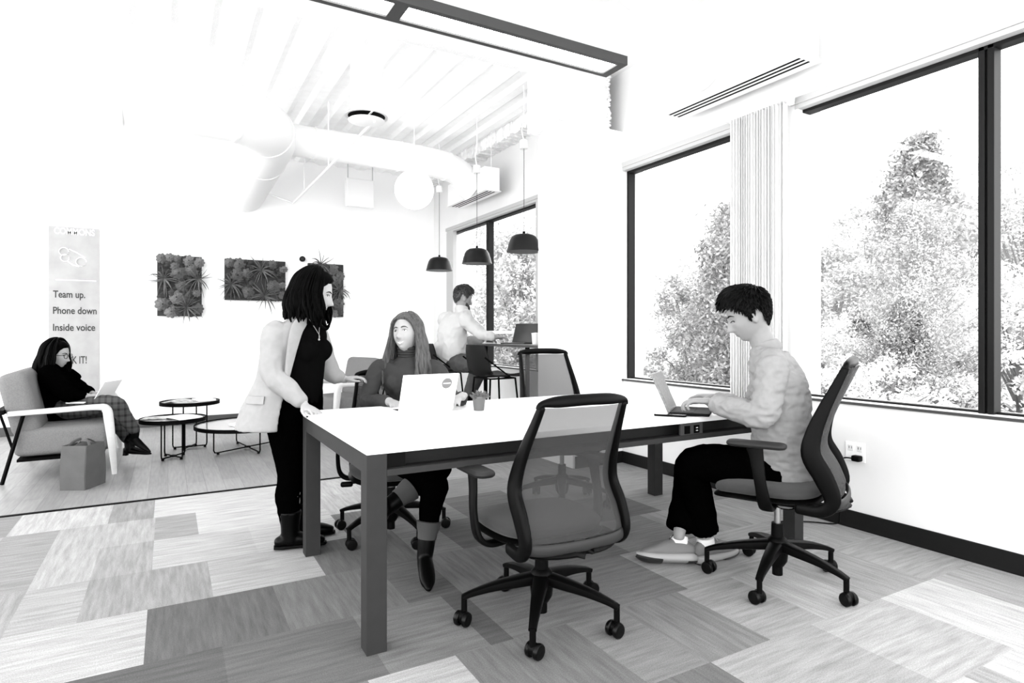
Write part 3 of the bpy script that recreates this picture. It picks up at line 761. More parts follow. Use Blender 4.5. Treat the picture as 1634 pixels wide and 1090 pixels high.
# tote bag
tg = thing('tote_bag', 'grey stiff tote bag standing on the wood floor beside the armchair', 'bag', (-.575, 5.78, 0), math.radians(-28))
q = MB(); rings = []
for z, gx, gy in ((0, 0, 0), (.10, .002, .004), (.22, .002, -.004), (.31, .0, -.014), (.335, .0, -.018)):
    X, Y = .095+gx, .125+gy; b_ = .006
    rings.append([(X-b_, -Y, z), (X, -Y+b_, z), (X+.004, 0, z), (X, Y-b_, z), (X-b_, Y, z), (-X+b_, Y, z), (-X, Y-b_, z), (-X-.004, 0, z), (-X, -Y+b_, z), (-X+b_, -Y, z)])
inner = [[(x*.95, y*.95, z) for x, y, z in r] for r in rings[::-1]][:-1]+[[(x*.95, y*.95, .01) for x, y, z in rings[0]]]
q.rings(rings+inner, caps=True); q.build('body', bagm, tg, smooth=False)
for s_ in (-1, 1):
    MB().tube([(s_*.085, -.05, .31), (s_*.06, -.03, .352), (s_*.02, .0, .372), (s_*.05, .035, .35), (s_*.085, .055, .31)], [(.010, .003)]*5, n=8, k=4).build('handle', mat('dark grey strap', .05, .7), tg)
MB().ell((.0, .0, .285), (.078, .10, .055)).build('contents', mat('dark bag contents', .02, .9), tg)

# banner with its lettering
BX0, BX1 = -1.235, -.735
bn = thing('banner', 'tall pale grey banner lettered Team up, Phone down, Inside voice on the back wall', 'banner', ((BX0+BX1)/2, YB-.01, .35))
bnm = mat('mottled pale banner', .35, .8, var=.10, vscale=5)
MB().bb((-.25, -.006, 0), (.25, 0, 2.12)).build('sheet', bnm, bn, smooth=False)
dark = mat('dark banner lettering', .02, .7); light = mat('white banner lettering', .9, .7)
def text(s, x, z, h, m, wx=1.0, parent=bn):
    cu = bpy.data.curves.new('lettering', 'FONT'); cu.body = s; cu.size = h/.70; cu.extrude = .0006; cu.offset = .0018
    o = bpy.data.objects.new('lettering', cu); C.objects.link(o)
    me = bpy.data.meshes.new_from_object(o.evaluated_get(bpy.context.evaluated_depsgraph_get())); bpy.data.objects.remove(o)
    xs = [v.co.x for v in me.vertices]; wcur = max(xs)-min(xs)
    M = Matrix.Translation((x, -.0075, z)) @ Matrix.Rotation(PI/2, 4, 'X') @ Matrix.Diagonal((wx/wcur if wx else 1, 1, 1, 1)) @ Matrix.Translation((-min(xs), 0, 0))
    me.transform(M); me.materials.clear(); me.materials.append(m)
    r = bpy.data.objects.new('lettering', me); C.objects.link(r); r.parent = parent; return r
def zb(py): 
    return 1.2-(py-531)*8.02/FPX-.35
text('Team up.', -.205, zb(480), .082, dark, .315)
text('Phone down', -.205, zb(503.5), .082, dark, .43)
text('Inside voice', -.205, zb(528), .082, dark, .415)
text('WORK IT!', -.205, zb(576), .088, dark, .33)
text('COMMONS', -.195, zb(388), .075, light, .40)
MB().bb((-.18, -.0085, zb(455)), (.22, -.006, zb(455)+.008)).build('rule', light, bn)
lg = MB()
def arc(cx, cz, r, a0, a1, th=.012):
    lg.tube([(cx+r*math.cos(a), -.008, cz+r*math.sin(a)) for a in [a0+(a1-a0)*i/14 for i in range(15)]], [(th, .001)]*15, n=6, side=None)
z0 = zb(420)
arc(-.10, z0+.055, .05, 0, 5.9); arc(-.09, z0-.02, .045, 1.2, 6.6); arc(.07, z0-.06, .055, 0, 5.6); lg.tube([(-.05, -.008, z0+.09), (.03, -.008, z0+.05), (.11, -.008, z0-.005)], [(.012, .001)]*3, n=6); lg.tube([(-.06, -.008, z0-.06), (-.01, -.008, z0-.1), (.05, -.008, z0-.115)], [(.012, .001)]*3, n=6)
lg.build('line_drawing', light, bn)

# planted wall panels
def spiky(parent, c, R, n, seed):
    r = random.Random(seed); q = MB()
    for i in range(n):
        a = 2*PI*i/n+r.uniform(-.15, .15); L = R*r.uniform(.75, 1.1); up = r.uniform(.03, .10); dr = r.uniform(-.02, .03)
        d = V((math.cos(a), 0, math.sin(a)))
        pts = [V(c), V(c)+d*L*.35+V((0, -up*.8, 0)), V(c)+d*L*.7+V((0, -up, -dr)), V(c)+d*L+V((0, -up*.6, -dr*3))]
        q.tube(pts, [(.011, .004), (.010, .004), (.007, .003), (.001, .001)], n=6, k=2)
    q.build('spiky_air_plant', airp, parent)
def rosette(parent, c, R, seed, m):
    r = random.Random(seed); q = MB()
    for L in range(4):
        k = 9-L; rr = R*(1-L*.24)
        for i in range(k):
            a = 2*PI*(i+.5*(L % 2))/k; d = V((math.cos(a), 0, math.sin(a))); cc = V(c)+d*rr*.6+V((0, -.012-.012*L, 0))
            M = Matrix((V((d.x, 0, d.z)), V((0, 1, 0)), V((-d.z, 0, d.x)))).transposed()
            q.ell(cc, (rr*.42, .008, rr*.30), M=M @ Matrix.Rotation(.35+.15*L, 3, 'Z'), nu=8, nv=5)
    q.build('rosette_succulent', m, parent)
def panel(label, x0, x1, z0, z1, spk, ros, seed, hole=None):
    t = thing('living_wall_panel', label, 'wall planter', ((x0+x1)/2, YB, (z0+z1)/2)); W = (x1-x0)/2; H = (z1-z0)/2
    MB().bb((-W, -.07, -H), (W, 0, H)).build('frame', mossd, t, smooth=False)
    r = random.Random(seed); q = MB()
    for i in range(170):
        x = r.uniform(-W+.02, W-.02); z = r.uniform(-H+.02, H-.02)
        if hole and abs(x-hole[0]) < hole[2] and abs(z-hole[1]) < hole[3]: continue
        s_ = r.uniform(.02, .042); q.ell((x, -.075-r.uniform(0, .02), z), (s_, .025, s_*r.uniform(.6, 1)), nu=7, nv=5)
    q.build('moss', moss, t)
    for i in range(9): rosette(t, (r.uniform(-.88, .88)*W, -.082, r.uniform(-.88, .88)*H), r.uniform(.04, .065), i, mat('dark succulent', .045, .6, var=.4, vscale=60)) if not hole or i % 2 else None
    for (u, v, R, n) in spk: spiky(t, (u*W, -.10, v*H), R, n, seed*7+n)
    for i, (u, v, R, l) in enumerate(ros): rosette(t, (u*W, -.09, v*H), R, i, [airp, airl, succ][l])
panel('upright planted panel on the back wall, leftmost of the three', -.119, .385, 1.415, 2.19, [(-.70, .22, .20, 15), (.80, .25, .19, 16), (.30, -.70, .20, 14)],
      [(-.8, .88, .07, 0), (-.45, .90, .07, 1), (-.1, .88, .06, 0), (.4, .85, .08, 1), (.88, .8, .07, 1), (-.05, .42, .11, 2), (-.75, -.62, .10, 0), (-.15, -.38, .10, 1), (.1, -.0, .09, 2), (-.38, -.85, .09, 1), (.75, -.22, .06, 1), (-.2, .65, .07, 0), (.8, -.75, .08, 2), (.55, .55, .09, 0)], 11)
panel('wide planted panel on the back wall, middle of the three', .659, 1.425, 1.64, 2.19, [(-.80, -.25, .19, 18), (.18, .52, .20, 16), (.28, -.75, .22, 20)],
      [(-.85, .8, .07, 0), (-.55, .75, .09, 2), (-.6, .2, .10, 2), (.86, .55, .05, 1), (.95, .6, .05, 1), (.88, -.2, .05, 1), (.88, -.72, .06, 0), (-.3, .3, .08, 2), (.6, -.3, .10, 2), (-.25, -.6, .09, 2), (.55, .8, .07, 2)], 12, hole=(.06, -.05, .15, .08))
panel('planted panel on the back wall partly behind the standing woman\'s head', 1.735, 2.227, 1.43, 2.19, [(-.35, .95, .20, 14), (.72, .0, .16, 16), (.1, -.5, .15, 12)],
      [(.4, .78, .09, 0), (.75, .55, .08, 2), (.55, .4, .08, 2), (.7, -.5, .09, 2), (.45, -.85, .07, 1), (-.5, .3, .1, 2), (-.6, -.5, .1, 0), (.0, .2, .08, 0)], 13)
p = PT(492, 412, 8.25); tk = thing('wall_sensor', 'small round black knob on the back wall above the partly hidden planted panel', 'wall fixture', (p.x, YB, 2.245))
MB().tube([(0, 0, 0), (0, -.05, 0)], [.035, .04], n=20).build('disc', blackp, tk); MB().tube([(0, -.05, 0), (0, -.056, 0)], [.025, .02], n=16).build('face', greyp, tk)

# ------------------------------------------------------------------ laptops, phone, pot, cup
def laptop(label, loc, face, w, dp, h, tilt, shell, screen, keys, lid_thick=.006, sticker=False, basem_=None):
    """origin at the hinge centre; local -y is towards the user"""
    t = thing('laptop', label, 'laptop', loc, face-PI/2)
    MB().rbox((0, -dp/2, .0075), (w, dp, .015), .012, zr=.004).build('base', basem_ or shell, t)
    MB().bb((-w*.42, -dp*.60, .0152), (w*.42, -.02, .0162)).build('keyboard', keys, t)
    M = Matrix.Rotation(-tilt, 4, 'X'); M.translation = (0, 0, .012)
    ld = MB().rbox((0, 0, h/2), (w, lid_thick, h), .003, zr=.003, n=16).build('lid', shell, t); ld.data.transform(M)
    s_ = MB().bb((-w/2+.008, -lid_thick/2-.001, .01), (w/2-.008, -lid_thick/2-.0003, h-.008)).build('screen', screen, ld, smooth=False); s_.data.transform(M)
    if sticker:
        q = MB().tube([(-w*.30, lid_thick/2, h*.74), (-w*.30, lid_thick/2+.0008, h*.74)], .030, n=32).build('sticker', stick, ld); q.data.transform(M)
        q = MB().bb((-w*.30-.022, lid_thick/2+.0006, h*.74-.002), (-w*.30+.022, lid_thick/2+.0016, h*.74+.003)).build('sticker_text_line', white, ld); q.data.transform(M)
    return t
hl = V((1.033, 3.02, 0)); hr = V((1.352, 3.045, 0)); dd = (hr-hl)
# the lid faces the camera; its user sits beyond, so forward is -Y
laptop('white laptop open on the table with a round grey sticker on its lid', ((hl.x+hr.x)/2, (hl.y+hr.y)/2, .773), math.atan2(-dd.x, dd.y), .32, .215, .21, .33, alu, scrm, keym, sticker=True)
fd = azdir(-68)
lm = PT(1073, 655, 3.27)
laptop('open laptop seen edge on in front of the man in the pale shirt', (lm.x, lm.y, .775), math.atan2(fd.y, fd.x), .29, .20, .215, .42, alug, alug, keym, lid_thick=.012, basem_=keym)
p = PT(1070, 663, 3.12)
ph = thing('phone', 'black phone lying on the table in front of the man\'s laptop', 'phone', (p.x, p.y, .773), math.atan2(fd.y, fd.x))
MB().rbox((0, 0, .005), (.16, .075, .010), .012, zr=.003).build('body', blackp, ph)
MB().bb((-.074, -.032, .0101), (.074, .032, .0106)).build('screen', scrm, ph)
pt = thing('potted_succulent', 'small grey pot with a succulent on the white table', 'plant', (1.489, 3.0, .773))
MB().lathe([(.001, 0), (.028, 0), (.036, .068), (.038, .070), (.038, .078), (.034, .078), (.032, .066), (.001, .064)], n=28).build('pot', potm, pt)
r = random.Random(5); q = MB()
for i in range(46):
    a = r.uniform(0, 6.28); e = r.uniform(.25, 1.35); L = r.uniform(.025, .05); d = V((math.cos(a)*math.cos(e), math.sin(a)*math.cos(e), math.sin(e))); b_ = V((d.x*.02, d.y*.02, .066))
    q.tube([b_, b_+d*L*.6, b_+d*L], [.004, .0075, .002], n=6)
q.build('leaves', succ, pt)
p = PT(800, 537, 6.05)
laptop('dark laptop open on the bar table in front of the man in the white shirt', (3.42, 5.78, 1.078), math.radians(24), .32, .22, .225, .35, mat('dark laptop shell', .03, .4), scrm, keym)
cp = thing('paper_cup', 'white cup on the bar table beside the dark laptop', 'cup', (3.40, 5.50, 1.078))
MB().lathe([(.001, 0), (.034, 0), (.042, .11), (.044, .112), (.041, .112), (.034, .01), (.001, .01)], n=24).build('cup', white, cp)
MB().lathe([(.001, .112), (.045, .112), (.045, .118), (.001, .124)], n=24).build('lid', white, cp)
# ------------------------------------------------------------------ outside: ground and trees
gm = mat('pale dry lawn', .30, .95, var=.3, vscale=3)
g_ = MB().bb((XW+.6, -30, -1.9), (60, 60, -1.7)).build('ground', gm, smooth=False); g_['kind'] = 'structure'
def leafmat(name, g, var):
    m = mat(name, g, .8, spec=.2, var=var, vscale=1.6)
    nt = m.node_tree; b = nt.nodes['Principled BSDF']; return m
L_dark = leafmat('dark conifer needles', .20, .35); L_mid = leafmat('grey larch needles', .31, .35); L_light = leafmat('pale broad leaves', .62, .3); L_m2 = leafmat('mid broad leaves', .40, .3)
L_con = leafmat('grey conifer needles', .27, .35)
def foliage(mb, rnd, pos, n, sp, size, flat=0.):
    for _ in range(n):
        c = V(pos)+V((rnd.gauss(0, sp), rnd.gauss(0, sp), rnd.gauss(0, sp*.8)))
        a = V((rnd.uniform(-1, 1), rnd.uniform(-1, 1), rnd.uniform(-1, 1)*(1-flat))).normalized(); b = a.orthogonal().normalized()
        b = Matrix.Rotation(rnd.uniform(0, 6.28), 3, a) @ b; s = size*rnd.uniform(.5, 1.25)
        mb.add([c-a*s, c+b*s*.45, c+a*s, c-b*s*.45], [(0, 1, 2, 3)])
def tree(kind, label, loc, H, R, m, seed, n=9000, leaf=.07, z0=-1.8, group=None, low=.1, trunkm=barkm):
    rnd = random.Random(seed); t = thing(kind, label, 'tree', (loc[0], loc[1], z0), group=group)
    tr = MB(); fo = MB(); h = H-z0
    tr.tube([(0, 0, 0), (.03*h*.1, 0, h*.4), (-.02, .02, h*.7), (0, 0, h*.97)], [.035*h*.5, .022*h*.5, .012*h*.5, .006], n=8, k=3)
    if kind == 'conifer':
        lev = 34; per = 9
        for i in range(lev):
            u = low+(1-low)*i/lev; z = h*u; rr = R*(1-u)**.75*rnd.uniform(.7, 1.12)+.08
            for k in range(per):
                a = rnd.uniform(0, 6.28); d = V((math.cos(a), math.sin(a), rnd.uniform(.05, .4))); L = rr*rnd.uniform(.6, 1.15)
                tr.tube([(0, 0, z), V((0, 0, z))+d*L], [.018, .004], n=4)
                for s in (.35, .55, .75, .9, 1.0): foliage(fo, rnd, V((0, 0, z))+d*L*s, int(n/(lev*per*5))+1, .09+.05*s, leaf)
    elif kind == 'larch_tree':
        lev = 40; per = 8
        for i in range(lev):
            u = low+(1-low)*i/lev; z = h*u; rr = R*min((1-u)**.62*1.1, .95)*rnd.uniform(.75, 1.1)
            for k in range(per):
                a = rnd.uniform(0, 6.28); up = rnd.uniform(.5, .95); d = V((math.cos(a), math.sin(a), up)); L = rr*rnd.uniform(.7, 1.1)
                tr.tube([(0, 0, z), V((0, 0, z))+d*L*.5, V((0, 0, z))+V((d.x, d.y, d.z*1.15))*L], [.014, .009, .003], n=4)
                for s in (.3, .45, .6, .75, .88, 1.0): foliage(fo, rnd, V((0, 0, z))+d*L*s, int(n/(lev*per*6))+1, .10, leaf)
    else:
        clumps = 46
        for i in range(clumps):
            a = rnd.uniform(0, 6.28); u = rnd.random()**.5; zz = rnd.uniform(.22, 1.0); rr = R*u*math.sqrt(max(1-(abs(zz-.55)/.5)**2.2, .05))
            c = V((math.cos(a)*rr, math.sin(a)*rr, zz*h)); tr.tube([(0, 0, max(zz*h*.6, .3)), c*.6+V((0, 0, zz*h*.3)), c], [.03, .018, .006], n=5)
            for j in range(5):
                cc = c+V((rnd.gauss(0, .28), rnd.gauss(0, .28), rnd.gauss(0, .22)))*(R/1.8); foliage(fo, rnd, cc, int(n/(clumps*5))+1, .13*(R/1.6), leaf, .3)
    fo.build('foliage', m, t, smooth=False); tr.build('branches', trunkm, t)
    return t
def tp(px, dist):  # ground spot out of the window seen at column px
    l = (px-817.)/FPX; return (FW+RT*l)*dist
def top(py, dist): return 1.2-(py-531)*dist/FPX
def T(kind, label, px, ytop, dist, R, m, seed, **k):
    p = tp(px, dist); return tree(kind, label, (p.x, p.y), top(ytop, dist), R, m, seed, **k)
T('larch_tree', 'feathery pale larch in front, seen through the near window right of the man', 1458, 330, 10.5, 1.25, L_mid, 1, n=49400, leaf=0.030)
T('conifer', 'tall ragged conifer rising above the larch', 1462, 214, 17, 2.5, L_con, 2, n=42000, leaf=0.079)
T('conifer', 'dark conifer standing just left of the blind stack', 1165, 330, 13, 1.55, L_dark, 3, n=26600, leaf=0.053)
T('broadleaf_tree', 'mid grey bushy tree left of the dark conifer', 1100, 460, 16, 1.25, L_m2, 4, n=20900, leaf=0.059)
T('broadleaf_tree', 'dark leaved tree between the blind stack and the larch', 1335, 395, 18, 1.9, L_m2, 5, n=28500, leaf=0.066)
T('broadleaf_tree', 'pale low tree right behind the man\'s chair outside', 1300, 520, 13, 1.2, L_light, 6, n=17100, leaf=0.053)
T('broadleaf_tree', 'tall pale tree right of the dark window mullion', 1635, 262, 18, 2.3, L_light, 7, n=30400, leaf=0.073)
T('broadleaf_tree', 'mid grey tree behind the window mullion', 1535, 290, 20, 2.1, L_m2, 8, n=28500, leaf=0.073)
T('broadleaf_tree', 'bush low under the tall pale tree at far right', 1625, 470, 12, 1.3, L_light, 9, n=17100, leaf=0.053)
T('broadleaf_tree', 'dark broad tree seen through the right half of the far window', 822, 390, 17, 1.9, L_m2, 10, n=28500, leaf=0.066)
T('broadleaf_tree', 'pale tall tree behind the dark broad one at the far window', 800, 330, 22, 2.1, L_light, 11, n=26600, leaf=0.073)
T('broadleaf_tree', 'low tree at the left half of the far window', 745, 455, 20, 1.7, L_light, 12, n=19000, leaf=0.073)
T('broadleaf_tree', 'small dark shrub low in the far window beside the bar leg', 815, 548, 14, .8, L_dark, 13, n=9500, leaf=0.053, low=0)
T('broadleaf_tree', 'pale treetop far behind the larch to its left', 1385, 330, 25, 2.7, L_light, 14, n=28500, leaf=0.086)
T('broadleaf_tree', 'light tree far behind the dark conifer', 1120, 420, 24, 2.2, L_light, 15, n=22800, leaf=0.086)
T('broadleaf_tree', 'low pale bush in front of the larch trunk', 1400, 585, 9.5, .8, L_light, 16, n=11400, leaf=0.040)
T('broadleaf_tree', 'low pale bush left of the window mullion', 1520, 600, 10, .8, L_light, 17, n=11400, leaf=0.040)
# ------------------------------------------------------------------ people
skinm_ = mat('skin toned for backlight', .21, .55, spec=.2, var=.03, vscale=30)  # shade on the backlit shirt man put into a darker skin colour
def frame_from(fwd, up):
    f = V(fwd).normalized(); u = V(up); u = (u-f*u.dot(f)).normalized(); r = f.cross(u).normalized()
    return Matrix((r, f, u)).transposed()      # columns: right, forward, up
def g2(x, z, cx, cz, sx, sz): return math.exp(-((x-cx)/sx)**2-((z-cz)/sz)**2)
def head_pt(th, ph, fem, smile):
    x = math.sin(th)*math.sin(ph); y = math.sin(th)*math.cos(ph); z = math.cos(th); st = max(math.sin(th), 1e-4)
    X = x*.075; Z = z*.118; t = max(-z, 0)
    X *= 1-(.30 if fem else .22)*t**1.5
    if y > 0: Y = y/st*st**(.50 if z < 0 else .72)*.094-.004; Y *= 1-.05*t
    else: Y = y*.098-.004; Y *= 1-.40*t**1.3
    fr = min(max(y, 0)*2.2, 1)
    d = 0; nz = -Z
    if -.012 < nz < .064:
        u = min(max((nz+.004)/.048, 0), 1); h = .027*u**1.15+.004
        if nz > .046: h *= max(1-((nz-.046)/.012)**1.5, 0)
        d += h*math.exp(-(X/(.0085+.0065*u))**2)
    d += .0055*g2(X, Z, 0, -.045, .0165, .007)
    for s_ in (-1, 1):
        d -= .0100*g2(X, Z, s_*.031, .000, .017, .0115); d += (.0035 if fem else .006)*g2(X, Z, s_*.028, .020, .022, .008)
        d += .0040*g2(X, Z, s_*.044, -.030, .02, .022)
        if smile: d += .0045*smile*g2(X, Z, s_*.036, -.045, .014, .014); d -= .002*smile*g2(X, Z, s_*.030, -.066, .006, .008)
    d += .0045*g2(X, Z, 0, -.066, .021, .0055); d += .0050*g2(X, Z, 0, -.079, .018, .006); d -= .0035*g2(X, Z, 0, -.0725, .02, .0028)
    d -= .0035*g2(X, Z, 0, -.089, .02, .006); d += .0055*g2(X, Z, 0, -.104, .018, .010)
    return V((X, Y+d*fr, Z))
def surf(x, z, fem=True, smile=0., o=0.):
    """point on the face at (x, z), lifted by o"""
    c = max(min(z/.118, 1), -1); th = math.acos(c); t = max(-c, 0); k = .075*math.sin(th)*(1-(.30 if fem else .22)*t**1.5)
    p = head_pt(th, math.asin(max(min(x/k, .99), -.99)), fem, smile); return V((x, p.y+o, z))
def head_shape(mb, c, R, s=1.0, fem=True, smile=0.):
    """c: point between the ears at eye height; R: columns right/forward/up"""
    vs = []; nu, nv = 84, 72; fs = []
    for i in range(1, nv):
        for j in range(nu): vs.append(head_pt(PI*i/nv, 2*PI*j/nu, fem, smile)*s)
    vs.append(head_pt(0, 0, fem, 0)*s); vs.append(head_pt(PI, 0, fem, 0)*s); T_ = len(vs)-2; B = T_+1
    for i in range(nv-2):
        for j in range(nu):
            a = i*nu+j; b = i*nu+(j+1) % nu; fs.append((a, a+nu, b+nu, b)[::-1])
    for j in range(nu):
        fs.append((T_, (j+1) % nu, j)); q = (nv-2)*nu; fs.append((B, q+j, q+(j+1) % nu))
    mb.add([R @ p+c for p in vs], fs)
    for s_ in (-1, 1):   # ears
        e = R @ Matrix.Rotation(-s_*.35, 3, 'Z')
        mb.ell(c+R @ V((s_*.075*s, -.010*s, -.014*s)), (.009*s, .017*s, .031*s), M=e, nu=12, nv=10)
def face_bits(root, c, R, s=1.0, smile=False, browm=hairk, look=None, lips=lipm, fem=True, brow=1., closed=False):
    sm = 1. if smile else 0.
    def S(x, z, o=0.): return c+R @ (surf(x, z, fem, sm, o)*s)
    lk = V(look).normalized() if look is not None else (R @ V((0, 1, 0)))
    for s_ in (-1, 1):
        ec = surf(s_*.031, 0, fem, sm, -.0085)*s
        e = MB().ell(c+R @ ec, .0115*s, nu=18, nv=14).build('eyelid' if closed else 'eye', skinm_ if closed else eyew, root)
        if not closed: MB().ell(c+R @ ec+lk*.0064*s, .0070*s, nu=12, nv=8).build('iris', iris, e)
        b = MB(); b.tube([S(s_*x, z, .0005) for x, z in ((.012, .017), (.025, .0225), (.038, .0225), (.049, .015))], [(.0030*brow, .0018), (.0034*brow, .002), (.0028*brow, .0018), (.001, .001)], n=8, k=3, side=R @ V((0, 0, 1)))
        b.build('eyebrow', browm, root)
        l_ = MB(); l_.tube([S(s_*x, z-(.009 if closed else 0), .0028+(.0022 if closed else 0)) for x, z in ((.019, .0015), (.026, .0062), (.036, .0062), (.044, .0005))], .0013*(1.3 if closed else 1), n=6, k=3); l_.build('eyelashes', browm, root)
    if smile:
        m_ = MB(); m_.tube([S(x, z, -.0005) for x, z in ((-.024, -.066), (-.013, -.0725), (0, -.0745), (.013, -.0725), (.024, -.066))], [(.0015, .001), (.0068, .003), (.0078, .0036), (.0068, .003), (.0015, .001)], n=8, k=3, side=R @ V((0, 0, 1)))
        m_.build('teeth', teeth, root)
        for dz, q in ((.0088, .0017), (-.0096, .0027)):
            m_ = MB(); m_.tube([S(x, z+dz*(1-abs(x)/.027), .0005) for x, z in ((-.027, -.0645), (-.013, -.0725), (0, -.0745), (.013, -.0725), (.027, -.0645))], [(.001, .001), (q, q), (q*1.1, q*1.1), (q, q), (.001, .001)], n=8, k=3, side=R @ V((0, 0, 1)))
            m_.build('lip', lips, root)
    else:
        for dz, q in ((.0036, .0026), (-.0038, .0034)):
            m_ = MB(); m_.tube([S(x, z+dz*(1-abs(x)/.024), -.0006) for x, z in ((-.022, -.0725), (-.011, -.0725), (0, -.0725), (.011, -.0725), (.022, -.0725))], [(.001, .001), (q, q), (q, q), (q, q), (.001, .001)], n=8, k=3, side=R @ V((0, 0, 1)))
            m_.build('lip', lips, root)
FLINE = ((0, .066), (30, .062), (52, .040), (66, .0), (80, -.05), (100, -.085), (180, -.095))
MLINE = ((0, .058), (30, .054), (48, .046), (62, .022), (74, .006), (80, -.030), (92, -.032), (98, .012), (112, .010), (122, -.040), (150, -.072), (180, -.076))
def lerp_tab(tab, x):
    for (a, u), (b, v) in zip(tab[:-1], tab[1:]):
        if x <= b: return u+(v-u)*(x-a)/(b-a)
    return tab[-1][1]
def hair_cap(mb, c, R, s, tab, thick, fem=True):
    nu, nv = 96, 80; vs = []; fs = []
    for i in range(1, nv):
        for j in range(nu):
            th = PI*i/nv; ph = 2*PI*j/nu; p = head_pt(th, ph, fem, 0); y0 = p.y
            if p.y > 0: p.y = min(p.y, .094*math.sin(th)**.8*max(math.cos(ph), 0)+.0)
            pd = abs(math.degrees(ph if ph < PI else ph-2*PI)); k = (p.z-lerp_tab(tab, pd))/.014; k = max(0, min(1, k)); k = k*k*(3-2*k)
            d = V((p.x, p.y, p.z*1.0)).normalized(); vs.append((p+d*(-.014+k*(.014+thick(pd, p.z))))*s)
    vs.append(V((0, 0, .118+thick(0, .118)))*s); vs.append(V((0, 0, -.08))*s); T_ = len(vs)-2; B = T_+1
    for i in range(nv-2):
        for j in range(nu):
            a = i*nu+j; b = i*nu+(j+1) % nu; fs.append((a, a+nu, b+nu, b)[::-1])
    for j in range(nu):
        fs.append((T_, (j+1) % nu, j)); q = (nv-2)*nu; fs.append((B, q+j, q+(j+1) % nu))
    mb.add([R @ p+c for p in vs], fs)
def tufts(mb, c, R, s, tab, thick, n, seed, fwd=1., rad=.0042):
    r = random.Random(seed); done = 0
    while done < n:
        z0 = r.uniform(-1, 1); ph = r.uniform(-PI, PI); th = math.acos(z0); p = head_pt(th, ph, False, 0); pd = abs(math.degrees(ph))
        if p.z < lerp_tab(tab, pd)+.006: continue
        done += 1; d = p.normalized(); t = thick(pd, p.z); base = p+d*(t-.004)
        top_ = max(p.z/.118, 0); L = (.014+.026*top_)*r.uniform(.7, 1.3)
        flow = V((r.uniform(-.25, .25)+p.x*3, fwd*(.9 if pd < 90 else .35)*top_, -.75*(1-top_)-.25)); flow = (flow-d*flow.dot(d)).normalized()
        mb.tube([c+R @ (base*s), c+R @ ((base+flow*L*.5+d*.006)*s), c+R @ ((base+flow*L+d*.0045)*s)], [rad, rad*.85, .0008], n=5, k=2)
def hand(mb, w, fwd, thumb, L=.17, curl=.5, spread=.12, tips=None):
    """w wrist, fwd along the hand, thumb: towards the thumb side; the palm faces fwd x thumb or its mirror via palm"""
    f = V(fwd).normalized(); a = V(thumb); a = (a-f*a.dot(f)).normalized()
    pn = hand.palm; pn = (V(pn)-f*V(pn).dot(f)-a*V(pn).dot(a)).normalized()
    s = L/.18; w = V(w)
    mb.tube([w-f*.03*s, w, w+f*.03*s, w+f*.06*s, w+f*.088*s], [(.023*s, .018*s), (.026*s, .017*s), (.034*s, .016*s), (.041*s, .015*s), (.038*s, .012*s)], n=14, side=a, k=3, dome=True)
    for i, (off, ln, base) in enumerate(((.030, .072, .086), (.0105, .080, .090), (-.0095, .075, .087), (-.028, .060, .080))):
        p = w+f*base*s+a*off*s; d = (f+a*spread*(1.5-i)*.6).normalized(); c_ = curl*(1+.12*i); ang = c_*.45; pts = [p-d*.015*s, p]
        for seg in (.46, .31, .23):
            dd_ = (d*math.cos(ang)+pn*math.sin(ang)).normalized(); p = p+dd_*ln*seg*s; pts.append(p); ang += c_
        mb.tube(pts, [.0098*s, .0092*s, .0088*s, .0080*s, .0068*s], n=10, k=3, dome=True)
        if tips is not None: tips.append((pts[-1], dd_, pn))
    p = w+f*.025*s+a*.024*s; d = (f*.75+a*.75+pn*.25).normalized(); p1 = p+d*.042*s; d2 = (f*.95+a*.3+pn*.25).normalized(); p2 = p1+d2*.034*s; p3 = p2+(f*.98+a*.08+pn*.2).normalized()*.025*s
    mb.tube([p-d*.015*s, p, p1, p2, p3], [.014*s, .014*s, .0112*s, .0098*s, .0075*s], n=10, k=3, dome=True)
    if tips is not None: tips.append((p3, d2, pn))
hand.palm = V((0, 0, -1))
def strands(mb, c, R, n, zdrop, rad, a0, a1, seed, flare=.02, part=.01, wav=.008, s=1.0, lay=2, back=0., tipc=.004, fwdpull=0., droopvar=.04, start=.0):
    """hair: locks leaving the parting, following the skull and hanging; a0..a1 degrees round from the face (0 = face)"""
    r = random.Random(seed); dn = V((0, 0, -1))
    for i in range(n):
        u = (i+.5)/n; a = math.radians(a0+(a1-a0)*u)+r.uniform(-.05, .05)
        off = .006+.010*r.random()*lay
        pts = []; xs = math.sin(a); ys = math.cos(a)
        def sk(th, o): # point on the skull; th 0 top .. pi/2 ear height
            return V(((.080+o)*math.sin(th)*xs, (.100+o)*math.sin(th)*ys-.010, (.115+o)*math.cos(th)+.004))*s
        th0 = start+r.uniform(.05, .25)
        for th in (th0, th0+.35, .95, 1.25, 1.55):
            pts.append(c+R @ sk(min(th, 1.55) if th < 1.5 else 1.55, off))
        o_ = (R @ V((xs, ys, 0))); o_.z = 0
        if o_.length > 1e-3: o_.normalize()
        last = pts[-1]; L = zdrop*(1+r.uniform(-droopvar, droopvar)*2)
        ph = r.uniform(0, 6.28)
        for k, t in enumerate((.18, .4, .62, .82, 1.0)):
            q = last+dn*L*t+o_*(flare*math.sin(t*PI*.6))+V((math.cos(ph+t*5), math.sin(ph+t*5), 0))*wav*(t+.2)
            q += (R @ V((0, 1, 0)))*fwdpull*t*(1 if ys > -.2 else 0)+(R @ V((0, -1, 0)))*back*t
            pts.append(q)
        rr = [rad*.6, rad*.9, rad, rad, rad*1.1, rad*1.15, rad*1.15, rad*1.05, rad*.8, tipc]
        mb.tube(pts, [(q, q*.62) for q in rr], n=8, k=3, side=None)
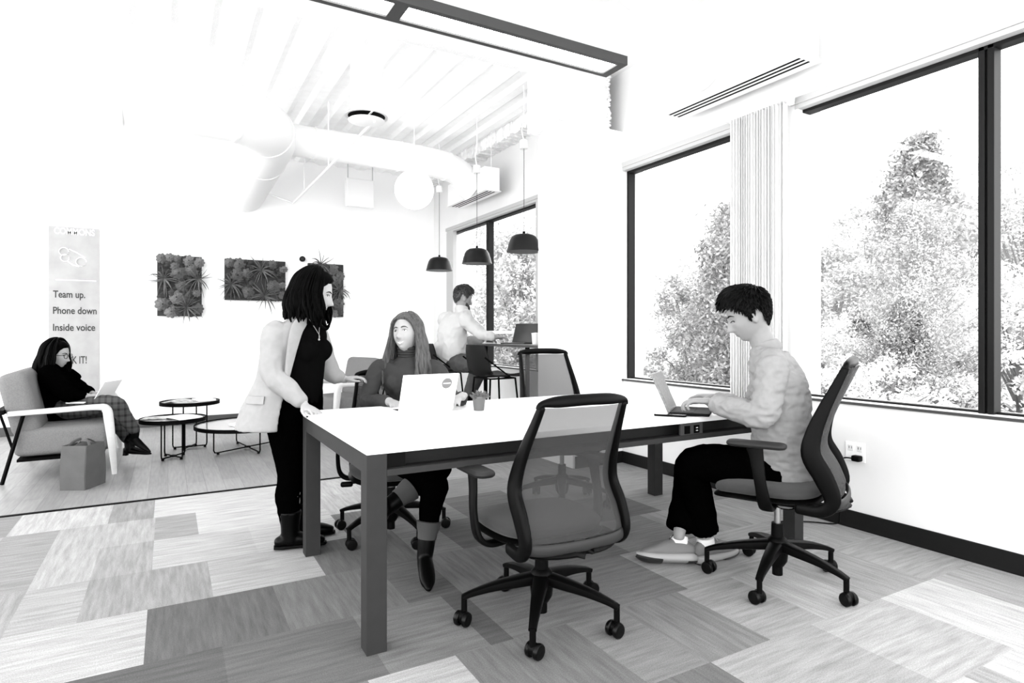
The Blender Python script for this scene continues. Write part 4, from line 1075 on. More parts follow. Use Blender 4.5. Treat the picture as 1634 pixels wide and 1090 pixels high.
def sweep(mb, c, R, n, L, rad, seed, s=1.0, wav=.01, flare=.02):
    r = random.Random(seed)
    for sg in (-1, 1):
        for i in range(n):
            u = (i+.5)/n+r.uniform(-.03, .03); o = r.uniform(0, .008); ph = r.uniform(0, 6.28)
            pts = [V((sg*.002, .060-.11*u, .117+o-.02*(1-u))), V((sg*.040, .074-.085*u, .092+o-.012*(1-u))), V((sg*(.070+o), .058-.060*u, .052)), V((sg*(.084+o), .026-.035*u, -.01)), V((sg*(.088+o), .012-.03*u, -.06))]
            P = [c+R @ (p*s) for p in pts]; last = P[-1]; od = R @ V((sg, 0, 0)); od.z = 0
            for t in (.25, .5, .75, 1.0): P.append(last+V((0, 0, -L*t))+od*flare*math.sin(t*1.9)+V((math.cos(ph+t*5), math.sin(ph+t*5), 0))*wav*t)
            mb.tube(P, [(q, q*.6) for q in (rad*.4, rad*.9, rad, rad, rad, rad, rad, rad*.8, rad*.2)], n=7, k=3)
def shell(mb, levels, side, th=.014, n=30):
    """levels: (centre, rx, ry, a0, a1) bottom to top; 0 deg = front, + towards the sitter's right"""
    rings = []; s = V(side).normalized()
    for (c, rx, ry, a0, a1) in levels:
        up = V((0, 0, 1)); fr = up.cross(s).normalized(); out = []; inn = []
        for i in range(n+1):
            a = math.radians(a0+(a1-a0)*i/n); d = s*math.sin(a)*rx+fr*math.cos(a)*ry
            out.append(V(c)+d); inn.append(V(c)+d-d.normalized()*th)
        rings.append(out+inn[::-1])
    mb.rings(rings)
def lev(levels, k=3):
    flat = [tuple(c)+(rx, ry, a0, a1) for c, rx, ry, a0, a1 in levels]
    return [(V(q[:3]), q[3], q[4], q[5], q[6]) for q in cat(flat, k)]

# ---------- the standing woman
def standing_woman():
    root = thing('person', 'standing person with black hair in a light open blazer, hand on table corner', 'person')
    tor = azdir(112); side = azdir(202)          # chest direction, towards her right arm (near the camera)
    pel = PT(470, 655, 3.47); hipr = pel+side*.085; hipl = pel-side*.085
    kr = PT(464, 757, 3.40); kl = PT(480, 752, 3.58); ar = PT(463, 846, 3.38); al = PT(480, 838, 3.56)
    waist = PT(478, 605, 3.46); chest = PT(480, 555, 3.45); nb = PT(490, 512, 3.45)
    shr = PT(440, 530, 3.31); shl = PT(502, 530, 3.60)
    elr = PT(437, 598, 3.24); wr = PT(484, 645, 3.23); ell_ = PT(528, 595, 3.68); wl = PT(548, 605, 3.72)
    hc = PT(503, 468, 3.45); R = frame_from(azdir(84)+V((0, 0, -.22)), (0, 0, 1))
    b = MB(); head_shape(b, hc, R, 1.0)
    b.tube([nb-V((0, 0, .03)), nb+(hc-nb)*.4, hc+R @ V((0, -.02, -.06))], [.055, .047, .05], n=16, k=2, dome=True)
    b.tube([pel-V((0, 0, .05)), pel, waist, chest, nb-V((0, 0, .05)), nb], [(.14, .11), (.165, .125), (.125, .10), (.145, .11), (.13, .07), (.05, .05)], n=20, side=side, k=4, dome=True)
    for sh, el, w in ((shr, elr, wr), (shl, ell_, wl)): b.tube([sh, (sh+el)/2, el, (el+w)/2, w], [.050, .044, .037, .034, .026], n=12, k=3, dome=True)
    for h, k_, a in ((hipr, kr, ar), (hipl, kl, al)): b.tube([h, (h+k_)/2, k_, k_*.6+a*.4+V((0, 0, 0)), a], [.095, .08, .06, .055, .036], n=14, k=3, dome=True)
    tips = []
    hand.palm = V((0, 0, -1)); hand(b, wr+V((0, 0, -.005)), azdir(118)*.9+V((0, 0, -.30)), azdir(205), .165, .36, .3, tips)
    hand.palm = V((0, 0, -1)); hand(b, wl, azdir(80)+V((0, 0, .12)), azdir(160), .165, .5)
    b.organic('body', skin, root, vox=.0055, it=3)
    q = MB()
    for p, d, pn in tips: q.ell(p-pn*.005+d*.003, (.0055, .0055, .004), nu=8, nv=6)
    q.build('fingernails', blackp, root)
    # trousers and black top
    t = MB(); t.tube([pel-V((0, 0, .08)), pel+V((0, 0, .02)), waist-V((0, 0, .02))], [(.13, .11), (.178, .138), (.145, .115)], n=20, side=side, k=4, dome=True)
    for h, k_, a in ((hipr, kr, ar), (hipl, kl, al)): t.tube([h-V((0, 0, .01)), h*.6+k_*.4, k_, k_*.6+a*.4+azdir(270)*.015, a+V((0, 0, .03))], [.105, .092, .070, .068, .048], n=16, k=4, dome=True)
    t.organic('trousers', blackc, root, vox=.009, it=4, wr=.003)
    t = MB(); t.tube([pel+V((0, 0, .02)), waist, chest-V((0, 0, .06)), chest+V((0, 0, .0)), nb-V((0, 0, .06)), nb, nb+(hc-nb)*.45], [(.165, .135), (.140, .125), (.15, .125), (.160, .128), (.15, .08), (.062, .058), (.054, .052)], n=22, side=side, k=4, dome=True)
    for s_ in (-1, 1): t.ell(chest+tor*.085+side*s_*.062+V((0, 0, -.012)), (.070, .066, .070))
    t.organic('black_turtleneck', blackc2, root, vox=.008, it=5)
    # blazer
    j = MB(); hem = .64
    back = -tor
    L = [(PT(440, 680, 3.42)+side*.0, .225, .200, 42, 326), (PT(446, 650, 3.43), .215, .185, 42, 326), (PT(458, 610, 3.43), .185, .155, 45, 322), (PT(464, 575, 3.43), .178, .148, 45, 318), (PT(469, 545, 3.43), .178, .138, 42, 320), (PT(476, 524, 3.43), .155, .105, 40, 322), (PT(486, 510, 3.44), .10, .075, 45, 315), (PT(489, 500, 3.44), .074, .064, 55, 305)]
    shell(j, lev(L, 4), side, .017)
    shr2 = shr+V((0, 0, -.005))
    j.tube([shr2-side*.05, shr2, (shr2+elr)/2+back*.012, elr+back*.012, (elr+wr)/2, wr+(elr-wr).normalized()*.035], [.050, .068, .065, .058, .052, .044], n=18, k=4, dome=True)
    j.tube([shl+side*.05, shl, (shl+ell_)/2, ell_, wl+(ell_-wl).normalized()*.035], [.050, .066, .062, .056, .042], n=18, k=4, dome=True)
    j.ell(nb+V((0, 0, .0))-tor*.06, (.07, .05, .03))
    j.organic('blazer', blazer, root, vox=.0075, it=5, wr=.0045, wf=11, ws=(1, 1, .55))
    # cuffs, lapel and pocket flap
    fr = tor
    q = MB(); a0 = math.radians(40)
    pts = [V(L[i][0])+side*math.sin(math.radians(L[i][3]))*L[i][1]+V((0, 0, 1)).cross(side).normalized()*math.cos(math.radians(L[i][3]))*L[i][2] for i in (2, 3, 4, 5, 6, 7)]
    q.tube([p+side*.012+fr*.012 for p in pts], [(.012, .004), (.026, .005), (.036, .005), (.038, .006), (.03, .006), (.02, .006)], n=10, k=3, side=(fr*.2-side*.98))
    q.build('lapel', blazer, root)
    q = MB(); c1 = V(L[1][0])*.55+V(L[2][0])*.45; rx = .2135; ry = .184
    shell(q, [(c1+V((0, 0, dz)), rx-dz*.3, ry-dz*.3, 72, 112) for dz in (-.022, .0, .018)], side, .007, n=10)
    q.build('pocket_flap', blazer, root)
    n_ = MB(); nk = chest+tor*.128+V((0, 0, .055))
    n_.tube([nb-side*.045+tor*.052+V((0, 0, .01)), nk+V((0, 0, .02)), nk-V((0, 0, .005))], .0013, n=6, k=3); n_.tube([nb+side*.045+tor*.052+V((0, 0, .01)), nk+V((0, 0, .02)), nk-V((0, 0, .005))], .0013, n=6, k=3); n_.ell(nk-V((0, 0, .008)), .006); n_.build('necklace', gold, root)
    # boots
    for a, dz in ((ar, 0), (al, 0)):
        a = V((a.x, a.y, 0)); d = azdir(70); s_ = azdir(160)
        q = MB(); q.tube([a+V((0, 0, .04)), a+V((0, 0, .12)), a+V((0, 0, .21))], [.050, .050, .062], n=16, k=3)
        q.tube([a-d*.055+V((0, 0, .045)), a+V((0, 0, .055)), a+d*.07+V((0, 0, .050)), a+d*.13+V((0, 0, .042)), a+d*.17+V((0, 0, .036))], [(.035, .030), (.042, .042), (.046, .034), (.044, .028), (.028, .018)], n=16, side=s_, k=3, dome=True)
        q.organic('boot', bootm, root, vox=.007, it=4)
        q = MB(); q.tube([a-d*.085+V((0, 0, .016)), a-d*.03+V((0, 0, .016)), a+d*.03+V((0, 0, .016)), a+d*.1+V((0, 0, .014)), a+d*.175+V((0, 0, .014)), a+d*.195+V((0, 0, .016))], [(.025, .012), (.036, .015), (.034, .015), (.043, .014), (.032, .012), (.013, .008)], n=16, side=s_, k=3); q.build('boot_sole', bootm, root)
    face_bits(root, hc, R, browm=hairk)
    h = MB(); hair_cap(h, hc, R, 1.0, FLINE, lambda pd, z: .020)
    strands(h, hc, R, 190, .165, .0115, 62, 298, 5, flare=.032, wav=.010, lay=3, fwdpull=.0, droopvar=.09)
    strands(h, hc, R, 60, .15, .011, 60, 130, 6, flare=.034, wav=.009, lay=3, fwdpull=.0)
    h.tube([hc+R @ V((.07, .04, -.11)), hc+R @ V((.07, .075, -.165)), hc+R @ V((.05, .115, -.185)), hc+R @ V((.03, .125, -.15))], [.012, .011, .007, .002], n=8, k=4)
    h.tube([hc+R @ V((-.06, .03, -.10)), hc+R @ V((-.05, .065, -.15)), hc+R @ V((-.03, .10, -.175)), hc+R @ V((-.02, .11, -.14))], [.016, .014, .009, .002], n=8, k=4)
    h.build('hair', hairk, root)
    rebase(root, (pel.x, pel.y, 0)); return root
standing_woman()

# ---------- the seated woman with long brown hair
def seated_woman():
    root = thing('person', 'smiling seated person with long brown hair in a grey turtleneck', 'person')
    f = azdir(186); side = azdir(276)           # body faces the camera; her right is at the left of the picture
    pel = V((1.19, 3.60, .53)); waist = PT(652, 640, 3.86); chest = PT(650, 604, 3.84); nb = PT(652, 573, 3.84)
    shr = PT(603, 590, 3.84); shl = PT(698, 592, 3.86)
    elr = PT(584, 640, 3.72); wr = PT(622, 641, 3.50); el2 = PT(728, 648, 3.76); wl = PT(738, 632, 3.45)
    hc = PT(648, 532, 3.82); R = frame_from(azdir(199)+V((0, 0, .22)), azdir(290)*.10+V((0, 0, 1)))
    b = MB(); head_shape(b, hc, R, 1.0, smile=1.)
    b.tube([nb-V((0, 0, .03)), nb+(hc-nb)*.5, hc+R @ V((0, -.02, -.06))], [.052, .045, .05], n=16, k=2, dome=True)
    b.tube([pel-V((0, 0, .04)), pel, waist, chest, nb-V((0, 0, .04)), nb], [(.13, .10), (.165, .12), (.12, .095), (.14, .10), (.13, .07), (.05, .05)], n=20, side=side, k=4, dome=True)
    for sh, el, w in ((shr, elr, wr), (shl, el2, wl)): b.tube([sh, (sh+el)/2, el, (el+w)/2, w], [.046, .042, .036, .032, .025], n=12, k=3, dome=True)
    kr = PT(692, 768, 3.02); ar = PT(682, 853, 2.98); kl = PT(700, 745, 3.12); al = PT(640, 792, 3.0)
    hr_ = pel+side*.08; hl_ = pel-side*.08
    for h, k_, a in ((hr_, kr, ar), (hl_, kl, al)): b.tube([h, (h+k_)/2, k_, k_*.6+a*.4, a], [.085, .075, .058, .052, .035], n=14, k=3, dome=True)
    hand.palm = V((0, 0, -1)); hand(b, wr, azdir(150)+V((0, 0, .0)), azdir(75), .165, .45); hand(b, wl, azdir(200)+V((0, 0, -.1)), azdir(290), .165, .5)
    b.organic('body', skin, root, vox=.0055, it=3)
    t = MB(); t.tube([pel-V((0, 0, .02)), waist-V((0, 0, .02)), chest-V((0, 0, .02)), chest+V((0, 0, .05)), nb-V((0, 0, .038)), nb+(hc-nb)*.12, nb+(hc-nb)*.42], [(.165, .13), (.135, .11), (.155, .12), (.155, .112), (.140, .088), (.060, .058), (.056, .055)], n=22, side=side, k=4, dome=True)
    for s_ in (-1, 1): t.ell(chest+f*.075+side*s_*.06+V((0, 0, -.02)), (.058, .05, .056))
    for sh, el, w, e in ((shr, elr, wr, .035), (shl, el2, wl, .035)): t.tube([sh+(nb-sh)*.3, sh, (sh+el)/2, el, (el+w)/2, w+(el-w).normalized()*e], [.055, .056, .052, .046, .042, .034], n=18, k=4, dome=True)
    t.organic('grey_turtleneck', greyknit, root, vox=.0075, it=4, wr=.0035, wf=16)
    q = MB()
    for i in range(4): 
        c = nb+(hc-nb)*(.12+.10*i); q.tube([c+(azdir(x)*.058) for x in range(0, 360, 20)], .0075, n=8, closed=True)
    q.build('rolled_collar', greyknit, root)
    t = MB()
    t.tube([pel-V((0, 0, .02)), pel+V((0, 0, .06))], [(.175, .135), (.155, .12)], n=20, side=side, dome=True)
    for h, k_, a in ((hr_, kr, ar), (hl_, kl, al)): t.tube([h, (h+k_)/2, k_, k_*.6+a*.4, a+(k_-a).normalized()*.035], [.098, .088, .070, .058, .046], n=16, k=4)
    t.organic('trousers', blackc, root, vox=.009, it=4, wr=.003)
    for k_, a, d, nm in ((kr, ar, azdir(165), 0), (kl, al, azdir(215), 1)):
        ax = (a-k_).normalized(); q = MB(); q.tube([a-ax*.066, a-ax*.062, a-ax*.03, a-ax*.005, a+ax*.02], [.050, .0605, .056, .048, .046], n=20); q.build('trouser_cuff', sockg, root)
        q = MB(); heel = a+ax*.115; d = (d-ax*d.dot(ax)).normalized() if nm else V((d.x, d.y, -.45)).normalized(); s_ = d.cross(ax)
        q.tube([a+ax*.015, a+ax*.06, heel], [.044, .042, .038], n=16, k=3, dome=True)
        q.tube([heel-d*.04, heel+d*.02, heel+d*.09-ax*.005, heel+d*.14+ax*.004, heel+d*.175+ax*.008], [(.030, .03), (.038, .04), (.040, .03), (.036, .024), (.018, .014)], n=16, side=s_, k=3, dome=True)
        q.organic('boot', bootm, root, vox=.006, it=3)
        q = MB(); q.box(heel-d*.03+ax*.035, (.05, .05, .03), M=Matrix((s_.normalized(), d, ax)).transposed()); q.build('boot_heel', solek, root, bevel=.004)
    face_bits(root, hc, R, smile=True, browm=mat('brown brow', .02, .8), look=azdir(218)+V((0, 0, .35)), lips=mat('pale lips', .3, .4))
    h = MB(); hair_cap(h, hc, R, 1.0, FLINE, lambda pd, z: .012)
    strands(h, hc, R, 130, .36, .0095, 76, 284, 15, flare=.038, wav=.018, lay=2, fwdpull=-.0)
    strands(h, hc, R, 30, .34, .0090, 68, 90, 16, flare=.030, wav=.014, lay=1.6, fwdpull=.035)
    strands(h, hc, R, 30, .34, .0090, 270, 292, 17, flare=.034, wav=.014, lay=1.6, fwdpull=.03)
    sweep(h, hc, R, 26, .30, .0085, 31, wav=.016, flare=.03)
    h.build('hair', hairb, root)
    rebase(root, (pel.x, pel.y, 0)); return root
seated_woman()

# ---------- the man in the pale shirt at the right
def shirt_man():
    root = thing('person', 'seated person with short dark hair in a pale shirt typing at the table', 'person')
    f = azdir(-62); side = azdir(28)     # his right hand side is away from the camera
    pel = PT(1250, 748, 3.0); waist = PT(1247, 690, 2.98); chest = PT(1243, 620, 2.97); nb = PT(1226, 556, 2.97)
    shl = PT(1232, 590, 2.83); shr = PT(1228, 588, 3.14)
    ell_ = PT(1212, 661, 2.80); wl = PT(1136, 644, 3.02); elr = PT(1195, 655, 3.30); wr = PT(1140, 636, 3.40)
    hc = PT(1193, 503, 2.97); R = frame_from(azdir(-80)+V((0, 0, -.36)), (0, 0, 1))
    b = MB(); head_shape(b, hc, R, 1.04, fem=False)
    b.tube([nb-V((0, 0, .03)), nb+(hc-nb)*.45, hc+R @ V((0, -.022, -.05))], [.062, .058, .06], n=16, k=2, dome=True)
    b.tube([pel-V((0, 0, .04)), pel, waist, chest, nb-V((0, 0, .05)), nb], [(.14, .10), (.155, .115), (.13, .10), (.15, .11), (.14, .08), (.06, .055)], n=20, side=side, k=4, dome=True)
    for sh, el, w in ((shr, elr, wr), (shl, ell_, wl)): b.tube([sh, (sh+el)/2, el, (el+w)/2, w], [.052, .047, .041, .038, .028], n=12, k=3, dome=True)
    kl = PT(1104, 742, 3.10); kr = PT(1105, 735, 3.38); al = PT(1126, 852, 3.19); ar = PT(1084, 850, 3.17)
    hl_ = pel-side*.09; hr_ = pel+side*.09
    for h, k_, a in ((hr_, kr, ar), (hl_, kl, al)): b.tube([h, (h+k_)/2, k_, k_*.6+a*.4, a, a-V((0, 0, .03))], [.09, .08, .062, .050, .031, .028], n=14, k=3, dome=True)
    hand.palm = V((0, 0, -1)); hand(b, wl+V((0, 0, .01)), azdir(-72)+V((0, 0, .02)), azdir(12), .185, .62, .1); hand(b, wr+V((0, 0, .01)), azdir(-78)+V((0, 0, .02)), azdir(-168), .185, .62, .1)
    b.organic('body', skinm_, root, vox=.0055, it=3)
    t = MB(); t.tube([pel-V((0, 0, .045)), pel+V((0, 0, .02)), waist, chest, nb-V((0, 0, .045)), nb-V((0, 0, .005))], [(.175, .145), (.18, .150), (.165, .135), (.172, .130), (.150, .09), (.066, .062)], n=24, side=side, k=4, dome=True)
    for sh, el, w in ((shl, ell_, wl), (shr, elr, wr)): t.tube([sh+(nb-sh)*.35, sh, (sh+el)/2-f*.01, el-f*.012-V((0, 0, .005)), (el+w)/2, w+(el-w).normalized()*.03], [.064, .070, .066, .062, .054, .044], n=18, k=4, dome=True)
    t.organic('pale_shirt', shirtm, root, vox=.0075, it=4, wr=.007, wf=12, ws=(1, 1, 1.9))
    c = MB(); n0 = nb+V((0, 0, .0)); ax = (hc-nb).normalized()
    for k, (r_, o) in enumerate(((.068, -.01), (.064, .022))): pass
    ring = [n0+ax*.012+(azdir(x)*.066)+ax*.020*math.cos(math.radians(x-118)) for x in range(0, 360, 20)]
    c.tube(ring, [(.024, .005)]*len(ring), n=10, closed=True, side=ax); c.build('collar', shirtm, root)
    c = MB()
    for w, el in ((wl, ell_), (wr, elr)):
        ax_ = (el-w).normalized(); c.tube([w+ax_*.012, w+ax_*.075], [.042, .046], n=18)
    c.build('cuffs', shirtm, root)
    t = MB(); t.tube([pel-V((0, 0, .05)), pel+V((0, 0, .02))], [(.17, .145), (.165, .14)], n=20, side=side, dome=True)
    for h, k_, a in ((hr_, kr, ar), (hl_, kl, al)): t.tube([h+V((0, 0, -.01)), (h+k_)/2, k_, k_*.6+a*.4, a+(k_-a).normalized()*.02], [.100, .094, .076, .074, .072], n=16, k=4)
    t.organic('black_trousers', blackc, root, vox=.009, it=4, wr=.004, wf=10)
    for nm, a, d, roll in (('l', al, azdir(62), .0), ('r', ar, azdir(-88), .50)):
        g = V((a.x, a.y, .0)); d = V(d).normalized()
        zt = (V((0, 0, 1))*math.cos(roll)+FW*math.sin(roll)).normalized(); sd = d.cross(zt).normalized(); g += V((0, 0, .03*math.sin(roll)))-FW*.085*math.sin(roll)
        def Q(x, y, z): return g+d*x+sd*y+zt*z
        q = MB(); q.tube([Q(-.05, 0, .065), Q(0, 0, .075), Q(.06, 0, .070), Q(.12, 0, .058), Q(.175, 0, .05), Q(.205, 0, .044)], [(.032, .035), (.040, .050), (.043, .045), (.046, .032), (.042, .024), (.022, .014)], n=18, side=sd, k=3, dome=True)
        q.tube([Q(0, 0, .08), Q(-.005, 0, .118)], [(.040, .050), (.036, .045)], n=16, side=sd)
        up = q.organic('sneaker', sneak, root, vox=.006, it=3)
        q = MB(); q.tube([Q(-.085, 0, .028), Q(-.06, 0, .024), Q(0, 0, .024), Q(.07, 0, .024), Q(.14, 0, .026), Q(.195, 0, .034), Q(.228, 0, .046)], [(.012, .012), (.040, .023), (.044, .023), (.044, .022), (.050, .020), (.044, .017), (.016, .008)], n=20, side=sd, k=3, sq=3); q.build('sneaker_sole', solew, up)
        q = MB(); q.tube([Q(.10, 0, .008), Q(.16, 0, .013), Q(.20, 0, .022), Q(.228, 0, .036)], [(.047, .010), (.0505, .013), (.044, .013), (.018, .010)], n=16, side=sd, k=3); q.build('tread', solek, up); q = MB(); q.tube([Q(-.075, 0, .004), Q(-.03, 0, .003)], [(.036, .004), (.038, .004)], n=12, side=sd); q.build('tread', solek, up)
        q = MB(); 
        for i in range(5):
            x = .045+i*.022; z = .113-.010*i; q.tube([Q(x, -.022, z-.006), Q(x+.008, 0, z+.004), Q(x, .022, z-.006)], .0035, n=6)
        q.tube([Q(.04, 0, .118), Q(.03, .03, .135), Q(.05, .035, .11)], .0028, n=6, k=3); q.tube([Q(.04, 0, .118), Q(.03, -.03, .135), Q(.055, -.035, .11)], .0028, n=6, k=3)
        q.build('laces', solek if nm == 'r' else solew, up)
        q = MB(); q.tube([Q(.0, 0, .09), Q(-.004, 0, .128)], [.047, .045], n=16); q.build('white_sock', sockw, root)
    face_bits(root, hc, R, 1.04, fem=False, brow=1.1, closed=True, browm=hairm, look=azdir(-80)+V((0, 0, -.45)), lips=mat('man lips', .13, .5))
    thk = lambda pd, z: .007+.020*max(min((z-.0)/.08, 1), 0)+(.012*max(1-pd/70., 0) if z > .04 else 0)
    h = MB(); hair_cap(h, hc, R, 1.04, MLINE, thk, fem=False); tufts(h, hc, R, 1.04, MLINE, thk, 1500, 9, fwd=1.2)
    h.build('hair', hairm, root)
    rebase(root, (pel.x, pel.y, 0)); return root
shirt_man()

# ---------- the man at the bar table
def bar_man():
    root = thing('person', 'person in a white shirt seen from behind, sitting on a stool at the bar table', 'person')
    f = azdir(52); side = azdir(142)
    pel = V((2.66, 6.18, .885)); waist = PT(722, 556, 6.62); chest = PT(722, 525, 6.66); nb = PT(736, 497, 6.68)
    shr = PT(744, 512, 6.52); shl = PT(709, 512, 6.80)
    elr = PT(768, 533, 6.42); wr = PT(789, 538, 6.36); ell_ = PT(740, 545, 6.95); wl = PT(770, 541, 6.75)
    hc = PT(739, 475, 6.72); R = frame_from(azdir(62)+V((0, 0, -.25)), (0, 0, 1))
    b = MB(); head_shape(b, hc, R, 1.08, fem=False)
    b.tube([nb-V((0, 0, .03)), nb+(hc-nb)*.5, hc+R @ V((0, -.02, -.05))], [.066, .062, .062], n=14, k=2, dome=True)
    b.tube([pel-V((0, 0, .04)), pel, waist, chest, nb-V((0, 0, .05)), nb], [(.15, .11), (.165, .12), (.15, .11), (.17, .12), (.14, .08), (.06, .055)], n=20, side=side, k=4, dome=True)
    for sh, el, w in ((shr, elr, wr), (shl, ell_, wl)): b.tube([sh, (sh+el)/2, el, (el+w)/2, w], [.055, .05, .044, .04, .030], n=12, k=3, dome=True)
    kr = PT(764, 583, 6.30); ar = PT(748, 628, 6.34); kl = PT(772, 580, 6.60); al = PT(752, 625, 6.62)
    hr_ = pel+side*.09; hl_ = pel-side*.09
    for h, k_, a in ((hr_, kr, ar), (hl_, kl, al)): b.tube([h, (h+k_)/2, k_, k_*.6+a*.4, a], [.09, .085, .065, .06, .04], n=14, k=3, dome=True)
    hand.palm = V((0, 0, -1)); hand(b, wr, azdir(70), azdir(-20), .19, .5); hand(b, wl, azdir(80), azdir(170), .19, .5)
    b.organic('body', skinm_, root, vox=.007, it=3)
    t = MB(); t.tube([pel-V((0, 0, .01)), pel+V((0, 0, .07)), waist, chest, nb-V((0, 0, .05)), nb], [(.185, .15), (.195, .16), (.18, .145), (.19, .14), (.165, .10), (.075, .07)], n=22, side=side, k=4, dome=True)
    for sh, el, w in ((shr, elr, wr), (shl, ell_, wl)): t.tube([sh+(nb-sh)*.3, sh, (sh+el)/2, el, (el+w)/2, w+(el-w).normalized()*.03], [.072, .078, .068, .06, .052, .044], n=16, k=4, dome=True)
    t.organic('white_shirt', shirtw, root, vox=.009, it=4, wr=.008, wf=9)
    MB().tube([nb+(hc-nb)*.1, nb+(hc-nb)*.32], [.074, .070], n=18).build('collar', shirtw, root)
    t = MB(); t.tube([pel-V((0, 0, .04)), pel+V((0, 0, .05))], [(.185, .15), (.175, .14)], n=20, side=side, dome=True)
    for h, k_, a in ((hr_, kr, ar), (hl_, kl, al)): t.tube([h, (h+k_)/2, k_, k_*.6+a*.4, a], [.10, .10, .08, .07, .055], n=14, k=4, dome=True)
    t.organic('grey_trousers', trousg, root, vox=.01, it=4, wr=.005)
    for a in (ar, al):
        q = MB(); d = azdir(60); q.tube([a-V((0, 0, .02))-d*.06, a-V((0, 0, .03)), a+d*.12-V((0, 0, .05)), a+d*.18-V((0, 0, .06))], [(.035, .03), (.045, .05), (.045, .03), (.025, .018)], n=12, side=side, k=3, dome=True); q.build('shoe', bootm, root)
    thk = lambda pd, z: .004+.016*max(min((z-.02)/.07, 1), 0)
    h = MB(); hair_cap(h, hc, R, 1.08, MLINE, thk, fem=False); tufts(h, hc, R, 1.08, MLINE, thk, 500, 19, fwd=1.)
    h.build('hair', mat('grey brown short hair', .014, .5, var=.4, vscale=80), root)
    MB().tube([hc+R @ V((-.07, .02, -.07)), hc+R @ V((-.045, .075, -.10)), hc+R @ V((0, .095, -.112)), hc+R @ V((.045, .075, -.10)), hc+R @ V((.07, .02, -.07))], [(.02, .012)]*5, n=10, k=3, side=R @ V((0, 0, 1))).build('beard', mat('stubble beard', .03, .9), root)
    rebase(root, (pel.x, pel.y, 0)); return root
bar_man()

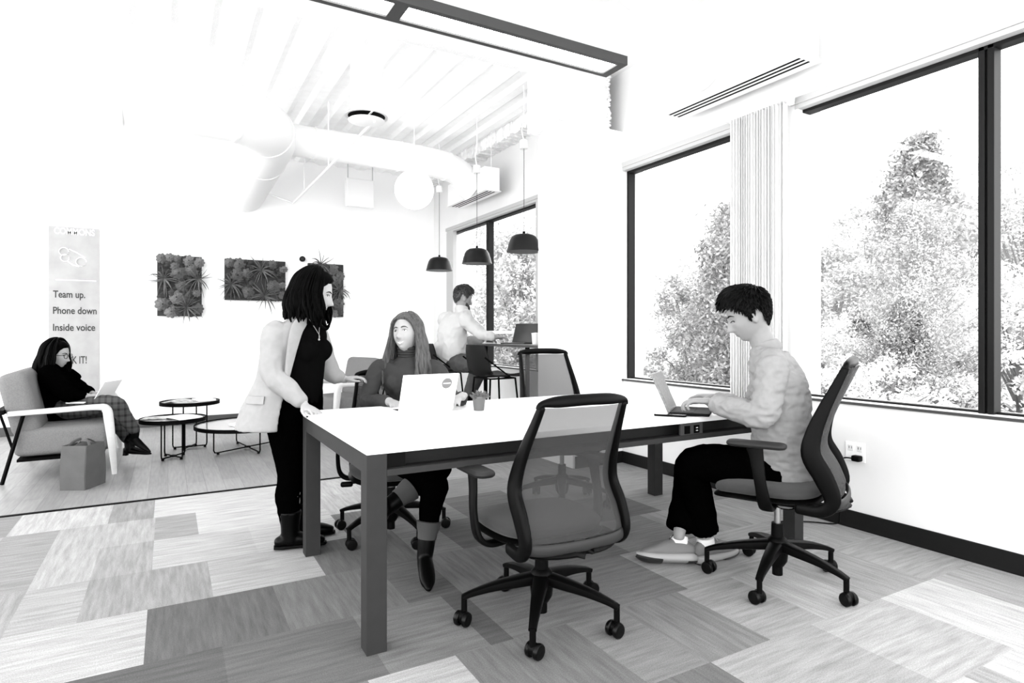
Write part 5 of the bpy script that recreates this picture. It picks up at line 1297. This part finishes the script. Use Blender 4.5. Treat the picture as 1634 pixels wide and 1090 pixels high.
# ---------- the woman in the armchair
def lounge_woman():
    root = thing('person', 'person with glasses, black hair and black cape sitting in the armchair, laptop on lap', 'person')
    f = azdir(74); side = azdir(164)
    pel = V((-.72, 6.72, .52)); d0 = pel.x*FW.x+pel.y*FW.y
    D = 5.50
    pel = PT(98, 652, D); waist = PT(90, 632, D); chest = PT(86, 606, D); nb = PT(84, 588, D)
    shr = PT(80, 600, D-.17); shl = PT(92, 597, D+.17); elr = PT(108, 628, D-.22); wr = PT(140, 632, D-.14); ell_ = PT(118, 615, D+.24); wl = PT(148, 628, D+.12)
    hc = PT(92, 566, D); R = frame_from(azdir(86)+V((0, 0, -.12)), (0, 0, 1))
    b = MB(); head_shape(b, hc, R, .98)
    b.tube([nb-V((0, 0, .03)), nb+(hc-nb)*.5, hc+R @ V((0, -.02, -.05))], [.05, .045, .048], n=14, k=2, dome=True)
    b.tube([pel-V((0, 0, .04)), pel, waist, chest, nb-V((0, 0, .04)), nb], [(.14, .11), (.16, .12), (.12, .10), (.14, .11), (.12, .07), (.05, .05)], n=18, side=side, k=4, dome=True)
    for sh, el, w in ((shr, elr, wr), (shl, ell_, wl)): b.tube([sh, (sh+el)/2, el, (el+w)/2, w], [.045, .042, .035, .032, .025], n=12, k=3, dome=True)
    kr = PT(183, 644, D-.16); ar = PT(217, 690, D-.02); kl = PT(176, 660, D+.12); al = PT(208, 706, D+.12)
    hr_ = pel+side*.08; hl_ = pel-side*.08
    for h, k_, a in ((hr_, kr, ar), (hl_, kl, al)): b.tube([h, (h+k_)/2, k_, k_*.6+a*.4, a], [.085, .078, .056, .052, .033], n=14, k=3, dome=True)
    hand.palm = V((0, 0, -1)); hand(b, wr, azdir(85)+V((0, 0, .1)), azdir(0), .165, .6); hand(b, wl, azdir(95)+V((0, 0, .05)), azdir(180), .165, .6)
    b.organic('body', skin, root, vox=.0065, it=3)
    t = MB(); t.tube([pel-V((0, 0, .06)), waist-V((0, 0, .02)), chest, nb-V((0, 0, .03)), nb+(hc-nb)*.25], [(.20, .17), (.21, .17), (.20, .15), (.14, .10), (.07, .065)], n=22, side=side, k=4, dome=True)
    for sh, el, w in ((shr, elr, wr), (shl, ell_, wl)): t.tube([sh+(nb-sh)*.3, sh, (sh+el)/2, el, w+(el-w).normalized()*.05], [.08, .085, .09, .075, .045], n=16, k=4, dome=True)
    t.tube([nb+V((0, 0, -.02)), shl+f*.10+V((0, 0, .0)), shl+f*.16-V((0, 0, .03))], [(.06, .05), (.05, .04), (.03, .03)], n=12, dome=True)
    t.organic('black_cape', blackc, root, vox=.009, it=4, wr=.006, wf=9)
    t = MB()
    for h, k_, a in ((hr_, kr, ar), (hl_, kl, al)): t.tube([h, (h+k_)/2, k_, k_*.6+a*.4, a+(k_-a).normalized()*.03], [.10, .09, .068, .062, .048], n=14, k=4, dome=True)
    t.organic('plaid_trousers', plaidm, root, vox=.008, it=3, wr=.003)
    for k_, a, dd_ in ((kr, ar, azdir(95)+V((0, 0, -.55))), (kl, al, azdir(92)+V((0, 0, -.08)))):
        ax = (a-k_).normalized(); d = V(dd_).normalized(); dn = V((0, 0, -1)); dn = (dn-d*dn.dot(d)).normalized(); s_ = d.cross(dn)
        hl2 = a+ax*.0+dn*.07
        q = MB(); q.tube([a+dn*.0-ax*.02, a+dn*.05, hl2], [.042, .043, .036], n=14, k=2, dome=True)
        q.tube([hl2-d*.03, hl2+d*.03, hl2+d*.10+dn*.008, hl2+d*.16+dn*.014, hl2+d*.20+dn*.016], [(.03, .03), (.038, .038), (.036, .026), (.026, .018), (.010, .010)], n=14, side=s_, k=3, dome=True)
        q.box(hl2-d*.035+dn*.035, (.04, .04, .04), M=Matrix((s_.normalized(), d, dn)).transposed())
        q.organic('ankle_boot', bootm, root, vox=.006, it=2)
    face_bits(root, hc, R, .98, browm=hairk)
    g = MB()
    for s_ in (-1, 1):
        cc = hc+R @ V((s_*.032, .098, -.004)); g.tube([cc+R @ V((.024*math.cos(a), -.006*abs(math.cos(a)), .021*math.sin(a))) for a in [2*PI*i/20 for i in range(20)]], .0022, n=6, closed=True)
        g.tube([hc+R @ V((s_*.056, .092, .002)), hc+R @ V((s_*.078, .03, .0)), hc+R @ V((s_*.078, -.02, -.004))], .002, n=6)
    g.tube([hc+R @ V((-.009, .099, 0)), hc+R @ V((.009, .099, 0))], .002, n=6); g.build('eyeglasses', blackm, root)
    h = MB(); hair_cap(h, hc, R, .98, FLINE, lambda pd, z: .016)
    strands(h, hc, R, 120, .19, .012, 66, 294, 25, flare=.022, wav=.010, lay=3, back=.02)
    h.build('hair', hairk, root)
    rebase(root, (pel.x, pel.y, 0)); return root
lounge_woman()
fd = azdir(82); lm = PT(163, 639, 5.46)
laptop('open laptop with a white lid on the lap of the person in the armchair', (lm.x, lm.y, lm.z-.01), math.atan2(fd.y, fd.x), .32, .22, .20, .5, alu, mat('bright laptop screen', .6, .2), keym)
